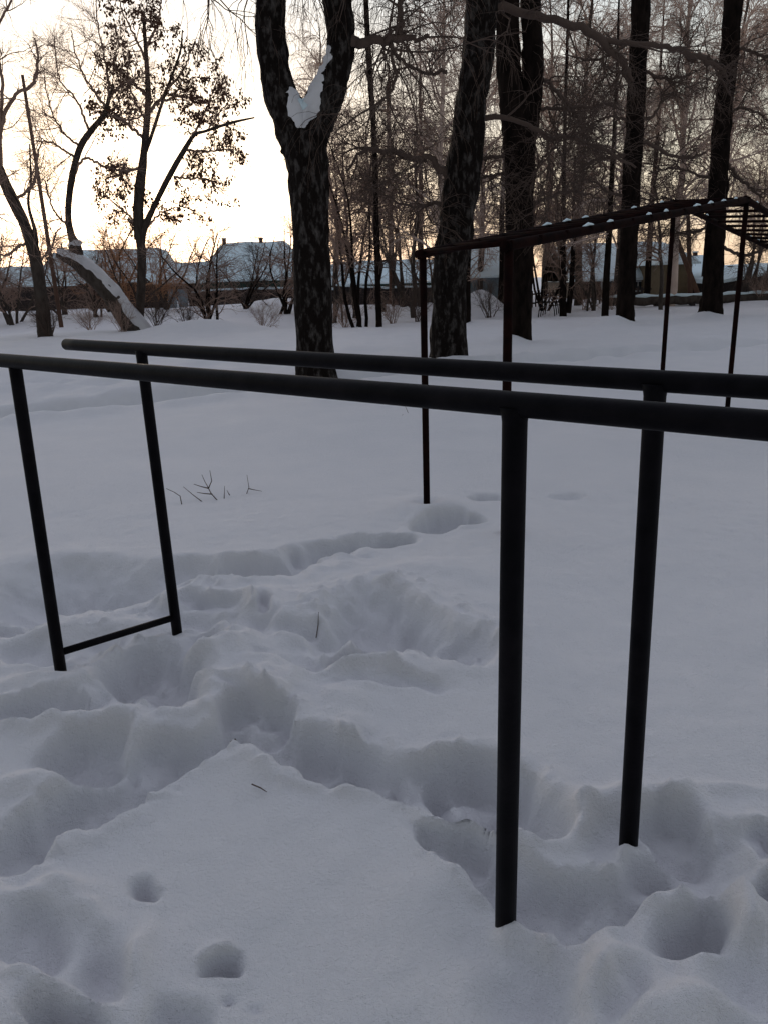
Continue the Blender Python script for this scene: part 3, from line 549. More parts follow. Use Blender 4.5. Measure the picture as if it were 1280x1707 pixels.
# procedural background trees -------------------------------------------------
def proto_tree(kind, seed):
    """returns meshes (trunk, crown) of a bare tree about 12 m tall at the origin"""
    rs = np.random.RandomState(seed); H_ = 12.0
    if kind == 'weeping':      # birch with hanging twigs
        k = 14; z = np.linspace(-.4, H_, k); x = np.cumsum(rs.normal(size=k))*.06; y = np.cumsum(rs.normal(size=k))*.06
        T = [(np.stack([x, y, z], -1)[None], np.linspace(.15, .02, k)[None])]
        B1 = spawn(*T[0], 46, .18, .98, 3.6, (28, 60), 9, rs, .16, .22, .05, .012, taper=.55, up=.15)
        B2 = spawn(*B1, 9, .2, 1, 1.5, (25, 60), 7, rs, .35, .25, .016, .006); B3 = spawn(*B2, 8, .2, 1, 1.3, (15, 50), 7, rs, .9, .15, .006, .003)
        L = [(B1, 5), (B2, 4), (B3, 3)]
    elif kind == 'tangled':    # apple-like tangle of crooked branches
        k = 12; z = np.linspace(-.4, H_*.75, k); x = np.cumsum(rs.normal(size=k))*.12; y = np.cumsum(rs.normal(size=k))*.12
        T = [(np.stack([x, y, z], -1)[None], np.linspace(.13, .02, k)[None])]
        B1 = spawn(*T[0], 30, .27, .98, 3.2, (40, 80), 9, rs, .02, .42, .05, .012, taper=.4, up=.1)
        B2 = spawn(*B1, 10, .15, 1, 1.4, (35, 75), 7, rs, .05, .42, .018, .006); B3 = spawn(*B2, 8, .1, 1, .75, (25, 70), 6, rs, .1, .4, .007, .003)
        L = [(B1, 5), (B2, 4), (B3, 3)]
    elif kind == 'conifer':    # spruce or larch, bare lower branches drooping slightly
        k = 14; z = np.linspace(-.4, H_*1.1, k); x = np.cumsum(rs.normal(size=k))*.03; y = np.cumsum(rs.normal(size=k))*.03
        T = [(np.stack([x, y, z], -1)[None], np.linspace(.16, .02, k)[None])]
        B1 = spawn(*T[0], 46, .24, .98, 2.9, (72, 98), 9, rs, .10, .14, .03, .008, taper=.65)
        B2 = spawn(*B1, 10, .15, 1, .95, (40, 75), 6, rs, .15, .25, .01, .005); B3 = spawn(*B2, 5, .1, 1, .4, (30, 70), 4, rs, .1, .25, .006, .003)
        L = [(B1, 5), (B2, 4), (B3, 3)]
    elif kind == 'multi':      # several stems from one foot
        n = 5; k = 12; P = np.zeros((n, k, 3)); P[:, 0, 2] = -.3; d = norm(np.stack([rs.normal(size=n)*.22, rs.normal(size=n)*.22, np.ones(n)], -1)); P[:, 0, :2] = rs.normal(size=(n, 2))*.15
        for j in range(1, k): d = norm(d+rs.normal(size=(n, 3))*.09); P[:, j] = P[:, j-1]+d*(H_*.62/(k-1))*rs.uniform(.85, 1.1, (n, 1))
        T = [(P, np.tile(np.linspace(.07, .012, k), (n, 1)))]
        B1 = spawn(*T[0], 11, .3, 1, 2.0, (25, 65), 8, rs, -.03, .3, .03, .008, taper=.5, up=.15)
        B2 = spawn(*B1, 9, .15, 1, 1.0, (25, 65), 6, rs, .0, .32, .012, .005); B3 = spawn(*B2, 7, .1, 1, .55, (20, 60), 5, rs, .1, .3, .006, .003)
        L = [(B1, 5), (B2, 4), (B3, 3)]
    elif kind == 'shrub':      # small garden tree, drawn 12 m tall and scaled down, so its twigs are thick here
        n = 6; k = 12; P = np.zeros((n, k, 3)); P[:, 0, 2] = -.5; d = norm(np.stack([rs.normal(size=n)*.3, rs.normal(size=n)*.3, np.ones(n)], -1)); P[:, 0, :2] = rs.normal(size=(n, 2))*.3
        for j in range(1, k): d = norm(d+rs.normal(size=(n, 3))*.13); P[:, j] = P[:, j-1]+d*(H_*.7/(k-1))*rs.uniform(.8, 1.1, (n, 1))
        T = [(P, np.tile(np.linspace(.13, .03, k), (n, 1)))]
        B1 = spawn(*T[0], 11, .15, 1, 3.4, (30, 70), 8, rs, -.02, .32, .05, .016, taper=.4, up=.12)
        B2 = spawn(*B1, 6, .15, 1, 1.9, (25, 65), 6, rs, .0, .34, .020, .008); B3 = spawn(*B2, 5, .1, 1, 1.1, (20, 60), 5, rs, .1, .3, .009, .005)
        L = [(B1, 5), (B2, 4), (B3, 3)]
    else:                      # bush
        n = 16; k = 9; P = np.zeros((n, k, 3)); P[:, 0, 2] = -.15; d = norm(np.stack([rs.normal(size=n)*.42, rs.normal(size=n)*.42, np.ones(n)], -1)); P[:, 0, :2] = rs.normal(size=(n, 2))*.12
        for j in range(1, k): d = norm(d+rs.normal(size=(n, 3))*.10); P[:, j] = P[:, j-1]+d*(2.6/(k-1))*rs.uniform(.7, 1.2, (n, 1))
        T = [(P, np.tile(np.linspace(.022, .006, k), (n, 1)))]
        B1 = spawn(*T[0], 9, .2, 1, .9, (20, 60), 6, rs, -.03, .25, .009, .004, taper=.3, up=.15)
        B2 = spawn(*B1, 7, .15, 1, .5, (20, 60), 5, rs, .0, .3, .005, .003)
        L = [(B1, 4), (B2, 3)]
    return T[0], L
_protos = {}
def plant(kind, seed, name, px, py, Y, height, label, cat, tmat, cmat, group=None, rz=None, zoff=0):
    """place a bare tree with its foot at distance Y under photo column px, `height` times its 12 m"""
    c = A(px, py, Y); x = c[0]; z = gz(x, Y)+zoff
    t = thing(name, (x, Y, z), label, cat, group)
    key = (kind, seed)
    if key not in _protos:
        T, L = proto_tree(kind, seed); v, f = tubes(T[0], T[1], 10); a = mesh_obj('trunk', v, f, None); b = crown_obj('crown', L, None)
        _protos[key] = (a.data, b.data); bpy.data.objects.remove(a); bpy.data.objects.remove(b)
    for nm, me, m in (('trunk' if kind != 'bush' else 'stems', _protos[key][0], tmat), ('crown' if kind != 'bush' else 'twigs', _protos[key][1], cmat)):
        if not me.materials: me.materials.append(m)
        o = bpy.data.objects.new(nm, me); COL.objects.link(o); o.parent = t; o.material_slots[0].link = 'OBJECT'; o.material_slots[0].material = m
    t.scale = (height, height, height); t.rotation_euler[2] = (seed*1.3+px*.37) if rz is None else rz
    return t
BG = 'bare trees crowding behind the monkey bars'
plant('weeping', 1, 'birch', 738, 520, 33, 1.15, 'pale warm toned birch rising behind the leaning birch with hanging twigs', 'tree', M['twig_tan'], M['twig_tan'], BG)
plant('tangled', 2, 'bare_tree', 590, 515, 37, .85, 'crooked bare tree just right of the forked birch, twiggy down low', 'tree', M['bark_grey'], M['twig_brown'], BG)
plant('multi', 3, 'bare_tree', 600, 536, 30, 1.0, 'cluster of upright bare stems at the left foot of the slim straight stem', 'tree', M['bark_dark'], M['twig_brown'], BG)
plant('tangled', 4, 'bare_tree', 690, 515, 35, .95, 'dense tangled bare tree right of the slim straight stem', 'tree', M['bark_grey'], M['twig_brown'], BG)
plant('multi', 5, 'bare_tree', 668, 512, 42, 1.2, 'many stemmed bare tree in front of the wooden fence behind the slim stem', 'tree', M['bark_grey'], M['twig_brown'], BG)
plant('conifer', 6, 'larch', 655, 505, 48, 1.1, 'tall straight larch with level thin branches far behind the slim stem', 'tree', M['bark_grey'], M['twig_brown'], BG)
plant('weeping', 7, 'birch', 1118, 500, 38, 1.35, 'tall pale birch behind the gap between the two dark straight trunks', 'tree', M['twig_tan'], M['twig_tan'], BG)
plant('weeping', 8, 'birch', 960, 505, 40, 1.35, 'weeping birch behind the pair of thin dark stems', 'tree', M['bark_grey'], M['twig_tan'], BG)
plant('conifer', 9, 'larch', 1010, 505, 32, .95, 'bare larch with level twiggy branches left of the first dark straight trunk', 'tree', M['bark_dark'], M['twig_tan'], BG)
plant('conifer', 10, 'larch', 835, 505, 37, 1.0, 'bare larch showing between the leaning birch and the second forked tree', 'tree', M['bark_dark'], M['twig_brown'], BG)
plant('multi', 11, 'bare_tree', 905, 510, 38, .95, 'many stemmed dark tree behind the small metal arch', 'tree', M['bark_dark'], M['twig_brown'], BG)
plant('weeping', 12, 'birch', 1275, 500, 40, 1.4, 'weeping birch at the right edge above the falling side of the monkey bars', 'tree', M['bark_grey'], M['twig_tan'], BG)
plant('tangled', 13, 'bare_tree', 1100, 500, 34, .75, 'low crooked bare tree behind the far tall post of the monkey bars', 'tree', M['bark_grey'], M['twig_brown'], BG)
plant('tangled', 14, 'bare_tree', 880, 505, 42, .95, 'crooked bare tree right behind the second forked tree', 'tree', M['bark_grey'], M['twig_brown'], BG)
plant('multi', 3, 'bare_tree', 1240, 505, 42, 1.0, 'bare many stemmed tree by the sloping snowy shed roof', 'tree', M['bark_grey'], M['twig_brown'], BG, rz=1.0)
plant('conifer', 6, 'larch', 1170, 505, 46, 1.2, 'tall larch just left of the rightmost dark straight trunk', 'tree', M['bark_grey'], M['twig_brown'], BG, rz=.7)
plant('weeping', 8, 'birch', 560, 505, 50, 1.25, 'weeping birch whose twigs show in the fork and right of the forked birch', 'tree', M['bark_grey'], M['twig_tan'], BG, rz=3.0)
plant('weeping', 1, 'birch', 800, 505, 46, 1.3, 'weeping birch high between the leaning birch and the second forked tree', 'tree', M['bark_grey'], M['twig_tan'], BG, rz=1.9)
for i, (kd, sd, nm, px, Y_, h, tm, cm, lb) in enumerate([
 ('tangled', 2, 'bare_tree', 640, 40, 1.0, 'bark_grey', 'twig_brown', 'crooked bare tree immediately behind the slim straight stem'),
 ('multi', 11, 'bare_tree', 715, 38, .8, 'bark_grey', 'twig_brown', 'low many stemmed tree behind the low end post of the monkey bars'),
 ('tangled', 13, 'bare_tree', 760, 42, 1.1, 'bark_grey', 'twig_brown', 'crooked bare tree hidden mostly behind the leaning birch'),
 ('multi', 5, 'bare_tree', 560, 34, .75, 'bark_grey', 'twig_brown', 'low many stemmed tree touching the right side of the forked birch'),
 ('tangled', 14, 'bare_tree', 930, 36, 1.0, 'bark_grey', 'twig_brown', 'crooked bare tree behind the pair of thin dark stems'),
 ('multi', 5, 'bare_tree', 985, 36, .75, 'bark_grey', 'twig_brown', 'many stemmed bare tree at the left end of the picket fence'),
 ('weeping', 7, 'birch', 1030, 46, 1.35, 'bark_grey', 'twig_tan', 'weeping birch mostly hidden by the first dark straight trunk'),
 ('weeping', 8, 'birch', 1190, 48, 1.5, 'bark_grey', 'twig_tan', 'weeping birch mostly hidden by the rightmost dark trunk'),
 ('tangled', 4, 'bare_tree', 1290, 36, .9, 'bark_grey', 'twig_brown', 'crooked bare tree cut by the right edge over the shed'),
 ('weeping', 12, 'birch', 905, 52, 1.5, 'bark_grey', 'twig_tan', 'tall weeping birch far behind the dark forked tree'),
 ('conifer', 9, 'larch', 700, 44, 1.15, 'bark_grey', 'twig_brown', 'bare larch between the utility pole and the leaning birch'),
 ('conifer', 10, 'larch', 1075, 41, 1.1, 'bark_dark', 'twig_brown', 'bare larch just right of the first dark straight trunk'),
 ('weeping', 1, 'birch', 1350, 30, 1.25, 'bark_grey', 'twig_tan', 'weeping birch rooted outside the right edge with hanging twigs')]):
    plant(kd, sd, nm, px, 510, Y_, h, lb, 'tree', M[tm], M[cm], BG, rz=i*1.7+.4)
# bushes and orchard on the left, in front of the fence
BL = 'bushes in front of the long fence'
plant('shrub', 21, 'bare_tree', 190, 512, 44, .62, 'orange brown bare fruit tree just left of the leafy tree, over the fence', 'tree', M['bark_grey'], M['orange_twig'], BL)
plant('shrub', 22, 'bare_tree', 275, 512, 43, .55, 'orange brown twiggy fruit tree above the pale blue gate', 'tree', M['bark_grey'], M['orange_twig'], BL)
plant('shrub', 23, 'bare_tree', 350, 541, 33, .52, 'many stemmed dark bare shrub standing behind the round snow mound', 'tree', M['bark_dark'], M['twig_brown'], BL)
plant('shrub', 24, 'bare_tree', 405, 512, 42, .48, 'small crooked apple tree before the snowy hipped roof', 'tree', M['bark_dark'], M['twig'], BL)
plant('shrub', 25, 'bare_tree', 480, 512, 40, .58, 'crooked bare apple tree touching the left side of the forked birch', 'tree', M['bark_dark'], M['twig_brown'], BL)
plant('shrub', 26, 'bare_tree', 20, 520, 38, .55, 'bare many stemmed tree at the left edge behind the slanting trunk', 'tree', M['bark_grey'], M['twig_brown'], BL)
plant('shrub', 21, 'bare_tree', 105, 515, 42, .5, 'low bare fruit tree behind the leaning utility pole', 'tree', M['bark_grey'], M['twig_brown'], BL, rz=2.0)
for i, (kd, sd, nm, px, Y_, h, cm, lb) in enumerate([
 ('shrub', 22, 'bare_tree', 225, 40, .5, 'orange_twig', 'orange brown fruit tree directly behind the leafy tree'),
 ('shrub', 23, 'bare_tree', 160, 40, .42, 'twig_brown', 'low bare fruit tree behind the raised end of the toppled trunk'),
 ('shrub', 22, 'bare_tree', -15, 42, .55, 'twig_brown', 'bare tree cut by the left edge in front of the low shed')]):
    plant(kd, sd, nm, px, 512, Y_, h, lb, 'tree', M['bark_grey'], M[cm], BL, rz=i*1.7+.9)
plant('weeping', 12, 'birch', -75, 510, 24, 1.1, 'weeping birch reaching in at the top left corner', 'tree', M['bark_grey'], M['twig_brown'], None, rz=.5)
for i, (px, py, Y_, h, m, lb) in enumerate([
 (85, 563, 27.2, .55, 'twig', 'dark stems sprouting at the foot of the slanting tree'), (262, 552, 30.3, .6, 'twig', 'spreading dark bush right of the leafy tree foot'), (205, 552, 29.5, .45, 'twig_brown', 'thin brushwood in front of the toppled trunk'),
 (440, 543, 32, .45, 'twig_brown', 'wispy dry bush in the snow left of the forked birch'), (575, 538, 31, .55, 'twig_brown', 'wispy bush right of the forked birch base'), (655, 532, 33, .5, 'twig_brown', 'wispy bush right of the slim straight stem'),
 (695, 530, 32, .6, 'twig', 'dark stemmed bush beside the low end post of the monkey bars'), (815, 530, 33, .6, 'twig', 'few stemmed bush by the heap of snow under the monkey bars'), (975, 515, 37, .6, 'twig_brown', 'bush at the foot of the leaning prop beside the picket fence'),
 (310, 545, 33, .5, 'twig', 'low bush left of the many stemmed shrub'), (150, 548, 33, .5, 'twig_brown', 'thin bush under the raised end of the toppled trunk'),
 (1265, 510, 38, .55, 'twig_brown', 'dry bush low at the right edge of the yard'), (1015, 512, 37, .5, 'twig_brown', 'dry bush left of the first dark straight trunk'), (545, 545, 29, .3, 'twig_brown', 'small dry tuft hugging the forked birch')]):
    plant('bush', 61+i % 5, 'bush', px, py, Y_, h, lb, 'bush', M[m], M[m], 'leafless bushes standing in the snow', rz=i*1.1)

# ------------------------------------------------------------------ houses, sheds, fences beyond
def gable_house(name, x0, x1, Y, depth, zb, wall_h, ridge_h, wallmat, label, ridge_along=True, hip=0.0, over=.35, chim=(), windows=(), eave_drop=0.0, snow_t=.28):
    t = thing(name, ((x0+x1)/2, Y, zb), label, 'house')
    W = MB(); W.box((x0, Y, zb-.6), (x1, Y+depth, zb+wall_h)); adopt(W.build('wall', wallmat), t)
    a0, a1 = x0-over, x1+over; y0, y1 = Y-over, Y+depth+over; ym = (y0+y1)/2; ze = zb+wall_h-.05; zr = zb+ridge_h
    rw = MB()
    h = hip*(a1-a0)
    if ridge_along:
        corners = [(a0, y0, ze), (a1, y0, ze), (a1, y1, ze), (a0, y1, ze)]; r0, r1 = (a0+h, ym, zr), (a1-h, ym, zr)
        def shell(dz, sh):
            n = 10; V = []
            # front and back slopes as grids with a soft edge
            for s_, (ya, yb) in enumerate(((y0, ym), (y1, ym))):
                g = []
                for j in range(n+1):
                    f = j/n; hx = h*f
                    for i in range(25):
                        u = i/24; x = (a0+hx)*(1-u)+(a1-hx)*u; y = ya+(yb-ya)*f
                        edge = min(1, min(u, 1-u)*12+.25)*min(1, f*6+.35)
                        g.append((x, y, ze+(zr-ze)*f+dz*(edge*sh+1-sh)+(.03*math.sin(x*2.1+f*3) if sh else 0)))
                base = len(V); V += g
                for j in range(n):
                    for i in range(24):
                        q = base+j*25+i; quads.append((q, q+1, q+26, q+25) if s_ == 0 else (q, q+25, q+26, q+1))
            return V
        quads = []; Vt = shell(snow_t, 1); rw.add(Vt, quads)
        # gable/hip ends + underside
        q0 = np.array(corners+[r0, r1]); rw.add(np.vstack([q0]), [(0, 3, 4, 4), (1, 5, 5, 2), (0, 1, 2, 3)][2:])
        ends = MB()
        for A_, B_, C_ in ((corners[0], corners[3], r0), (corners[2], corners[1], r1)):
            A_, B_, C_ = map(np.array, (A_, B_, C_)); dzv = np.array([0, 0, snow_t*.55]); 
            rw.add([A_+dzv*.4, (A_+B_)/2, B_+dzv*.4, C_+dzv*1.6], [(0, 1, 2, 3)])
            rw.add([A_, (A_+B_)/2, B_, C_], [(0, 1, 2, 3)])
        edge = MB(); edge.box((a0, y0-.02, ze-.12), (a1, y0+.05, ze+.02)); 
        rw.add([(a0, y0, ze), (a1, y0, ze), (a1, y0, ze+snow_t*.4), (a0, y0, ze+snow_t*.4)], [(0, 1, 2, 3)])
    else:                       # gable faces the viewer
        xm = (a0+a1)/2
        g = MB(); g.add([(x0, Y+.002, zb+wall_h-.1), (x1, Y+.002, zb+wall_h-.1), (xm, Y+.002, zr-.12), (xm, Y+.002, zr-.12)], [(0, 1, 2, 2)][:0] or [(0, 1, 2, 3)])
        adopt(g.build('gable', wallmat), t)
        for s_ in (a0, a1):
            k = 1 if s_ == a1 else -1
            b4 = [(s_, y0, ze), (xm, y0, zr), (xm, y1, zr), (s_, y1, ze)]; tp = [(s_, y0, ze+snow_t*.6), (xm, y0, zr+snow_t), (xm, y1, zr+snow_t), (s_, y1, ze+snow_t*.6)]
            rw.hexa(b4, tp)
    rf = adopt(rw.build('roof', M['roofsnow'], None, True), t)
    for (cx, ch) in chim:
        c = MB(); c.box((cx-.13, ym-.13, zr-.4), (cx+.13, ym+.13, zr+ch)); ob = adopt(c.build('chimney', M['brick']), t)
        c = MB(); c.box((cx-.17, ym-.17, zr+ch), (cx+.17, ym+.17, zr+ch+.07)); k = c.build('chimney_cap', M['roofsnow']); adopt(k, t); k.parent = ob
    for (wx_, wz, ww, wh) in windows:
        f = MB(); f.box((wx_-ww/2-.08, Y-.05, wz-.08), (wx_+ww/2+.08, Y+.02, wz+wh+.08)); fo = adopt(f.build('window', M['frame']), t)
        g = MB(); g.box((wx_-ww/2, Y-.056, wz), (wx_-.03, Y-.02, wz+wh)); g.box((wx_+.03, Y-.056, wz), (wx_+ww/2, Y-.02, wz+wh)); go = adopt(g.build('pane', M['glass']), t); go.parent = fo
    return t
def X_(px, py, Y): return A(px, py, Y)[0]
def Z_(px, py, Y): return A(px, py, Y)[2]
# left: big hipped snowy roof with two chimneys over a green wall
Y = 58
zb = .5; x0, x1 = X_(336, 470, Y), X_(492, 470, Y)
hh = gable_house('hipped_house', x0, x1, Y, 9, zb, Z_(400, 468, Y)-zb, Z_(400, 411, Y+5)-zb, M['wood_green'], 'green walled house under a broad snow covered hipped roof with two chimneys', hip=.16, chim=((X_(375, 410, Y+4.5), .55), (X_(436, 410, Y+4.5), .5)))
# left: long low building
Y = 66
x0, x1 = X_(58, 470, Y), X_(262, 470, Y)
gable_house('long_barn', x0, x1, Y, 9, zb, Z_(150, 472, Y)-zb, Z_(150, 422, Y+4)-zb, M['wood_dark'], 'long low building with a pale snowy roof left of the hipped house', hip=.05)
Y = 60
gable_house('low_annex', X_(268, 470, Y), X_(338, 470, Y), Y, 6, zb, Z_(300, 474, Y)-zb, Z_(300, 444, Y+3)-zb, M['wood_dark'], 'low snowy roofed annex between the long building and the hipped house', hip=.03)
Y = 54
gable_house('snowy_shed', X_(-70, 480, Y), X_(62, 480, Y), Y, 6, zb, Z_(20, 478, Y)-zb, Z_(20, 452, Y+3)-zb, M['brick'], 'low shed with a snowy roof at the left edge behind the slanting tree', hip=.02)
# behind the central thicket
Y = 62
gable_house('grey_house', X_(548, 480, Y), X_(735, 480, Y), Y, 8, .2, Z_(640, 472, Y)-.2, Z_(640, 440, Y+4)-.2, M['wood_green'], 'dim snowy roofed house hidden behind the thicket right of the forked birch', hip=.05)
# blue grey shed under the ladder
Y = 46
gable_house('blue_grey_shed', X_(772, 500, Y), X_(862, 500, Y), Y, 6, 0, Z_(800, 462, Y), Z_(800, 414, Y+3), M['wall_grey'], 'pale blue grey shed with snowy roof seen under the low end of the monkey bars', hip=.02)
# right: long house with arched pale windows
Y = 50
wz = .0
gable_house('village_house', X_(955, 480, Y), X_(1140, 480, Y), Y, 8, 0, Z_(1040, 466, Y), Z_(1000, 413, Y+4), M['wood_dark'], 'dark long house with snowy roof and small pale framed windows behind the picket fence', hip=.0,
 windows=[(X_(p, 478, Y), Z_(p, 484, Y), .55, .5) for p in (1010, 1027, 1062, 1083, 1120)])
Y = 47
gable_house('ochre_house', X_(1096, 470, Y), X_(1140, 470, Y), Y-1, 6, 0, Z_(1110, 440, Y), Z_(1110, 418, Y+2), M['wall_yellow'], 'small ochre walled house behind the far tall post of the monkey bars', hip=.2)
Y = 56
gable_house('snowy_cottage', X_(1135, 470, Y), X_(1225, 470, Y), Y, 7, 0, Z_(1180, 462, Y), Z_(1180, 432, Y+3), M['wood_dark'], 'cottage with a low snowy roof behind the rightmost dark trunk', hip=.25, chim=((X_(1157, 436, Y+3.5), .5),))
Y = 75
gable_house('dark_barn', X_(1200, 470, Y), X_(1420, 470, Y), Y, 10, 0, Z_(1250, 442, Y), Z_(1250, 440, Y), M['wood_dark'], 'long dark barn wall at the right horizon', hip=0, snow_t=.02)
# sloping lean-to roof on the right
Y = 43
t = thing('lean_to_shed', (X_(1250, 500, Y), Y, 0), 'dark lean-to shed whose snow edged roof slopes up to the right edge', 'shed')
xa_, xb_ = X_(1196, 480, Y), X_(1330, 480, Y); za, zb2 = Z_(1196, 474, Y), Z_(1330, 448, Y)
mb = MB(); mb.hexa([(xa_, Y, -.4), (xb_, Y, -.4), (xb_, Y+5, -.4), (xa_, Y+5, -.4)], [(xa_, Y, za), (xb_, Y, zb2), (xb_, Y+5, zb2+.1), (xa_, Y+5, za+.1)]); adopt(mb.build('wall', M['wood_dark']), t)
mb = MB(); mb.hexa([(xa_-.3, Y-.4, za+.01), (xb_, Y-.4, zb2+.01), (xb_, Y+5.2, zb2+.12), (xa_-.3, Y+5.2, za+.12)], [(xa_-.3, Y-.4, za+.17), (xb_, Y-.4, zb2+.2), (xb_, Y+5.2, zb2+.4), (xa_-.3, Y+5.2, za+.4)]); adopt(mb.build('roof', M['roofsnow']), t)

def board_fence(name, p0, p1, h, m, label, cat='fence', seed=0, bw=.14, cap=True, gap=0.0):
    rs = random.Random(seed); p0 = np.array(p0); p1 = np.array(p1); L = np.linalg.norm(p1-p0); d = (p1-p0)/L; rz = math.atan2(d[1], d[0])
    zb_ = gz(*p0); t = thing(name, (*p0, zb_), label, cat)
    mb = MB(); n = int(L/(bw+gap)); zs = [gz(*(p0+d*L*i/12)) for i in range(13)]
    for i in range(n):
        s = i*(bw+gap); q = p0+d*s; zz = np.interp(s/L*12, range(13), zs); hh_ = h+rs.uniform(-.04, .04)
        mb.box((0, -.012-rs.random()*.008, -.5), (bw-.008, .012, hh_), rz, (q[0], q[1], zz))
    adopt(mb.build('boards', m), t)
    mb = MB()
    for f in (.25, .8):
        for i in range(12):
            q = p0+d*L*i/12; mb.box((0, .02, h*f-.04), (L/12, .07, h*f+.04), rz, (q[0], q[1], zs[i]))
    adopt(mb.build('rail', m), t)
    if cap:
        pts = [(*(p0+d*L*i/40), np.interp(i/40*12, range(13), zs)+h+.02+rs.uniform(-.02, .02)) for i in range(41)]
        mb = MB(); mb.path(pts, [.05+rs.random()*.03 for _ in pts], 6); adopt(mb.build('snow_cap', M['roofsnow'], None, True), t)
    return t
def fh(pxm, top, Y): x = X_(pxm, top, Y); return Z_(pxm, top, Y)-gz(x, Y)
Y = 48.5
board_fence('board_fence', (X_(-120, 490, Y), Y), (X_(276, 490, Y), Y), fh(150, 478, Y), M['wood_dark'], 'long dark board fence on the left running up to the pale blue gate', seed=1, cap=False)
board_fence('board_fence', (X_(316, 490, Y), Y), (X_(560, 490, Y), Y), fh(430, 482, Y), M['wood_dark'], 'dark board fence with a snow line on top below the hipped house', seed=2)
board_fence('board_fence', (X_(560, 490, Y), Y+.1), (X_(770, 490, Y), Y-2), fh(650, 478, Y), M['wood_dark'], 'dark board fence behind the slim stems right of the forked birch', seed=3)
Y = 48.4; xg0, xg1 = X_(277, 490, Y), X_(314, 490, Y); zg = gz((xg0+xg1)/2, Y)
t = thing('yard_gate', ((xg0+xg1)/2, Y, zg), 'pale blue sheet gate set in the dark fence under a small roof', 'gate')
for i in range(2):
    a = xg0+(xg1-xg0)*i/2+.03; b = xg0+(xg1-xg0)*(i+1)/2-.03; hg = Z_(295, 482, Y)-zg; mb = MB(); mb.box((a, Y-.03, zg+.02), (b, Y+.03, zg+hg))
    for j in range(1, 4): xx = a+(b-a)*j/4; mb.box((xx-.02, Y-.05, zg+.05), (xx+.02, Y-.031, zg+hg-.03))
    adopt(mb.build('gate_leaf', M['wood_blue']), t)
for xx in (xg0-.12, xg1+.12): mb = MB(); mb.box((xx-.09, Y-.1, zg-.3), (xx+.09, Y+.1, zg+hg+.05)); adopt(mb.build('gate_post', M['wood_dark']), t)
mb = MB(); mb.box((xg0-.6, Y-.5, zg+hg+.06), (xg1+.6, Y+1.0, zg+hg+.3)); adopt(mb.build('gate_roof', M['wood_dark']), t)
mb = MB(); mb.hexa([(xg0-.65, Y-.55, zg+hg+.303), (xg1+.65, Y-.55, zg+hg+.303), (xg1+.65, Y+1, zg+hg+.303), (xg0-.65, Y+1, zg+hg+.303)], [(xg0-.5, Y-.45, zg+hg+.5), (xg1+.5, Y-.45, zg+hg+.5), (xg1+.5, Y+1, zg+hg+.7), (xg0-.5, Y+1, zg+hg+.7)]); adopt(mb.build('snow_cap', M['roofsnow']), t)
Y = 43
board_fence('picket_fence', (X_(985, 490, Y), Y), (X_(1085, 490, Y), Y), fh(1030, 479, Y), M['wood_dark'], 'dark picket fence with open gaps before the long village house', seed=5, bw=.10, gap=.10, cap=False)
board_fence('picket_fence', (X_(868, 500, 40), 40), (X_(950, 500, 40), 41), fh(900, 483, 40), M['wood_dark'], 'short dark picket fence between the forked tree and the pair of thin stems', seed=6, bw=.07, gap=.13, cap=False)
# snow topped heating pipe
Y = 38
t = thing('insulated_pipe', (X_(1100, 500, Y), Y, 0), 'thick grey pipe lying level above the ground with snow along its top', 'pipe')
xs_ = np.linspace(X_(1015, 500, Y), X_(1400, 495, Y), 40); zp = Z_(1110, 501, Y)
mb = MB(); mb.path([(x, Y, zp+.03*math.sin(i*1.9)) for i, x in enumerate(xs_)], .2, 14); adopt(mb.build('pipe_shell', M['wall_grey'] if False else M['bark_grey'], None, True), t)
mb = MB(); mb.path([(x, Y+.02, zp+.2+.03*math.sin(i*1.3)) for i, x in enumerate(xs_)], [.07+.05*abs(math.sin(i*2.3)) for i in range(40)], 8); adopt(mb.build('snow_cap', M['roofsnow'], None, True), t)
for i in range(2, 40, 6): mb = MB(); mb.box((xs_[i]-.1, Y-.15, -.5), (xs_[i]+.1, Y+.15, zp-.15)); adopt(mb.build('support', M['wood_dark']), t)
# small climbing arch
Y = 34; c = A(912, 520, Y); z0 = gz(c[0], Y)
t = thing('climbing_arch', (c[0], Y, z0), 'small dark metal arch with curved bars half buried in snow', 'climbing frame')
wA = PX(34, Y); hA = PX(30, Y)
for i in range(4):
    yy = Y-.35+i*.25; sx = i*.14
    pts = [(c[0]-wA/2+sx+wA*.75*(1-cos(u))/2, yy, z0-.2+(hA+.2)*sin(u)) for u in np.linspace(0, pi, 16)]
    mb = MB(); mb.path(pts, .022, 8); adopt(mb.build('hoop', M['metal'], None, True), t)
for u in (.6, 1.2, 1.9, 2.5):
    a = (c[0]-wA/2+wA*.75*(1-cos(u))/2, Y-.35, z0-.2+(hA+.2)*sin(u)); b = (a[0]+.42, Y+.4, a[2]); mb = MB(); mb.bar(a, b, .018, 8); adopt(mb.build('crossbar', M['metal'], None, True), t)
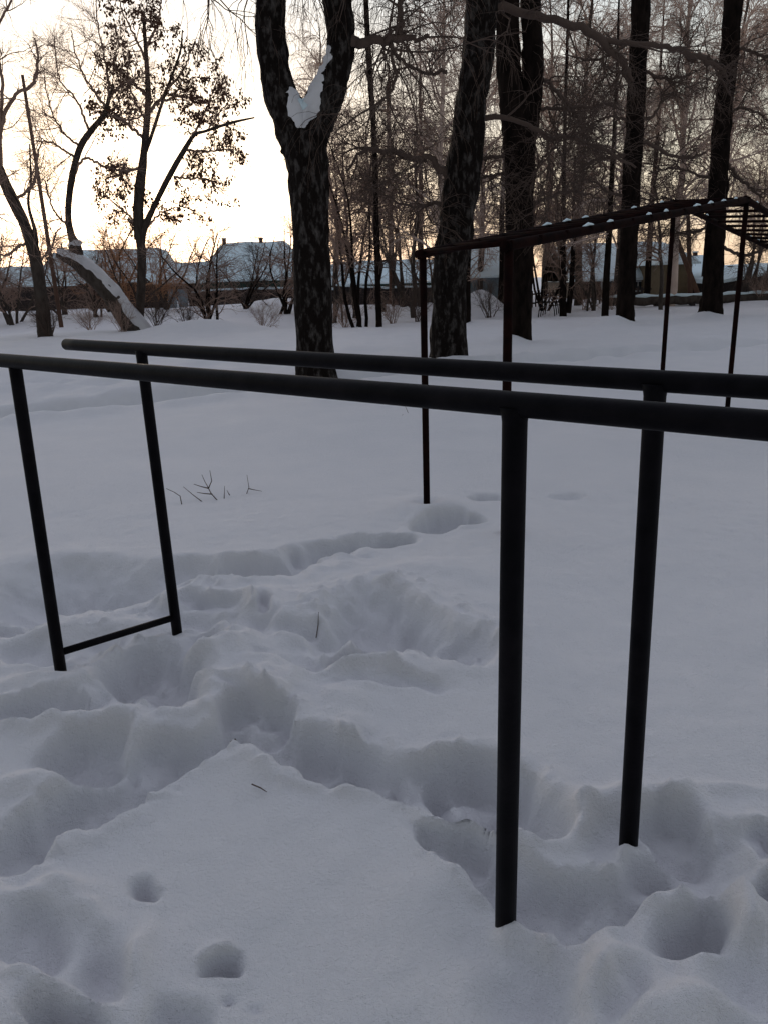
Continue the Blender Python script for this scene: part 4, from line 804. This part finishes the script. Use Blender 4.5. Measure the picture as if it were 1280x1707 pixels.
# utility poles
def upole(px0, py0, px1, py1, Y, wpx, label, arm=None, prop=None, m=None):
    a = A(px0, py0, Y); b = A(px1, py1, Y); z0 = gz(a[0], Y); d = (a-b)/np.linalg.norm(a-b); lo = a+d*max(0, (a[2]-z0)+.5)
    t = thing('utility_pole', (lo[0], Y, z0), label, 'pole')
    mb = MB(); mb.path([lo, (lo+b)/2, b], [PX(wpx, Y)/2*1.15, PX(wpx, Y)/2, PX(wpx, Y)/2*.75], 12); adopt(mb.build('shaft', m or M['pole'], None, True), t)
    if arm:
        mb = MB(); c = b+(lo-b)/np.linalg.norm(lo-b)*arm[0]; mb.box((c[0]-arm[1], Y-.2, c[2]-.05), (c[0]+arm[1], Y-.1, c[2]+.05)); ar = adopt(mb.build('cross_arm', M['pole']), t)
        for s in (-.9, -.35, .35, .9):
            mb = MB(); mb.path([(c[0]+arm[1]*s, Y-.15, c[2]+.05), (c[0]+arm[1]*s, Y-.15, c[2]+.12), (c[0]+arm[1]*s, Y-.15, c[2]+.24)], [.03, .06, .035], 8); i = adopt(mb.build('insulator', M['frame'], None, True), t); i.parent = ar
    if prop:
        a2 = A(prop[0], prop[1], Y-1.2); b2 = A(prop[2], prop[3], Y-.1); mb = MB(); mb.path([a2+(a2-b2)*.1, (a2+b2)/2, b2], PX(wpx, Y)/2*1.1, 10); adopt(mb.build('prop', M['pole'], None, True), t)
    return t, b
u1, b1 = upole(93, 480, 38, 125, 36, 6, 'tall brown wooden pole leaning left behind the slanting tree')
u2, b2 = upole(652, 500, 646, 138, 45, 6, 'wooden utility pole with a short cross arm among the thicket twigs', arm=(1.3, .5))
u3, b3 = upole(1150, 500, 1146, 355, 42, 7, 'reddish wooden pole with a slanting prop near the snow topped pipe', prop=(1166, 500, 1128, 400))
for (pa, pb, lb) in (((38, 270), (646, 165), 'thin power line sagging across the bright left sky'), ((38, 300), (646, 185), 'lower thin power line sagging across the bright left sky')):
    a = A(*pa, 36); b = A(*pb, 45); a = a; k = 30
    pts = [a+(b-a)*u+np.array([0, 0, -1.1*4*u*(1-u)]) for u in np.linspace(-.6, 1, k)]
    mb = MB(); mb.path(pts, .007, 4, caps=False); o = mb.build('power_line', M['twig'], None, True); tag(o, lb, 'wire', 'power lines')

# ------------------------------------------------------------------ dry sprigs sticking out of the snow
def sprig(px, py, segs, label, r=.004, name='twig'):
    g = G(px, py); z = gz(g[0], g[1]); mb = MB()
    for s in segs:
        pts = []
        for (x, y) in s: c = A(x, y, g[1]); pts.append((c[0], c[1]+(py-y)*.001, c[2]+z))
        n = len(pts); mb.path(pts, [r*(1-.6*i/(n-1)) for i in range(n)], 6)
    o = mb.build(name, M['twig'], None, True)
    l = np.array([g[0], g[1], z]); v = np.array([q.co for q in o.data.vertices])-l; o.data.vertices.foreach_set('co', v.ravel()); o.location = l
    return tag(o, label, 'twig', 'dry twigs poking out of the snow')
sprig(303, 839, [[(304, 841), (300, 826), (290, 820), (276, 814)]], 'bent dry twig next to the rear left post, leftmost of the sprigs')
sprig(335, 834, [[(338, 835), (322, 824), (305, 811)]], 'straight thin twig lying aslant left of the branching sprig')
sprig(362, 830, [[(364, 832), (352, 820), (345, 808), (340, 800), (335, 790)], [(347, 812), (352, 800), (348, 783)], [(348, 812), (335, 809), (322, 805)], [(354, 821), (340, 820), (328, 818)]], 'branching dry sprig with five tips, largest in the snow', .005)
sprig(374, 827, [[(374, 829), (374, 807)], [(383, 822), (378, 814)]], 'short upright dry stalk right of the branching sprig')
sprig(411, 820, [[(411, 822), (415, 810), (411, 790)], [(415, 812), (425, 814), (437, 816)]], 'forked dry twig shaped like a letter, rightmost of the sprigs')
sprig(668, 700, [[(680, 696), (675, 684), (664, 680)], [(672, 708), (665, 704), (672, 698)]], 'faint thin twig in the snow left of the low end post', .003)
def lying(px0, py0, px1, py1, label, r=.0022):
    a = G(px0, py0); b = G(px1, py1); a[2] = gz(a[0], a[1])+.012; b[2] = gz(b[0], b[1])+.012; m_ = (a+b)/2; m_[2] = max(m_[2], gz(m_[0], m_[1])+.012); mb = MB(); mb.path([a, m_+np.array([.004, 0, 0]), b], [r, r, r*.5], 6)
    o = mb.build('twig', M['twig'], None, True); tag(o, label, 'twig', 'dry twigs poking out of the snow'); return o
lying(421, 1315, 446, 1326, 'tiny dark stick lying flat on the smooth snow slab')
lying(386, 1250, 398, 1240, 'tiny dark stick on the crumbled rim of the slab')
lying(527, 1058, 533, 1047, 'tiny dark stick stuck in the hollow in the middle')
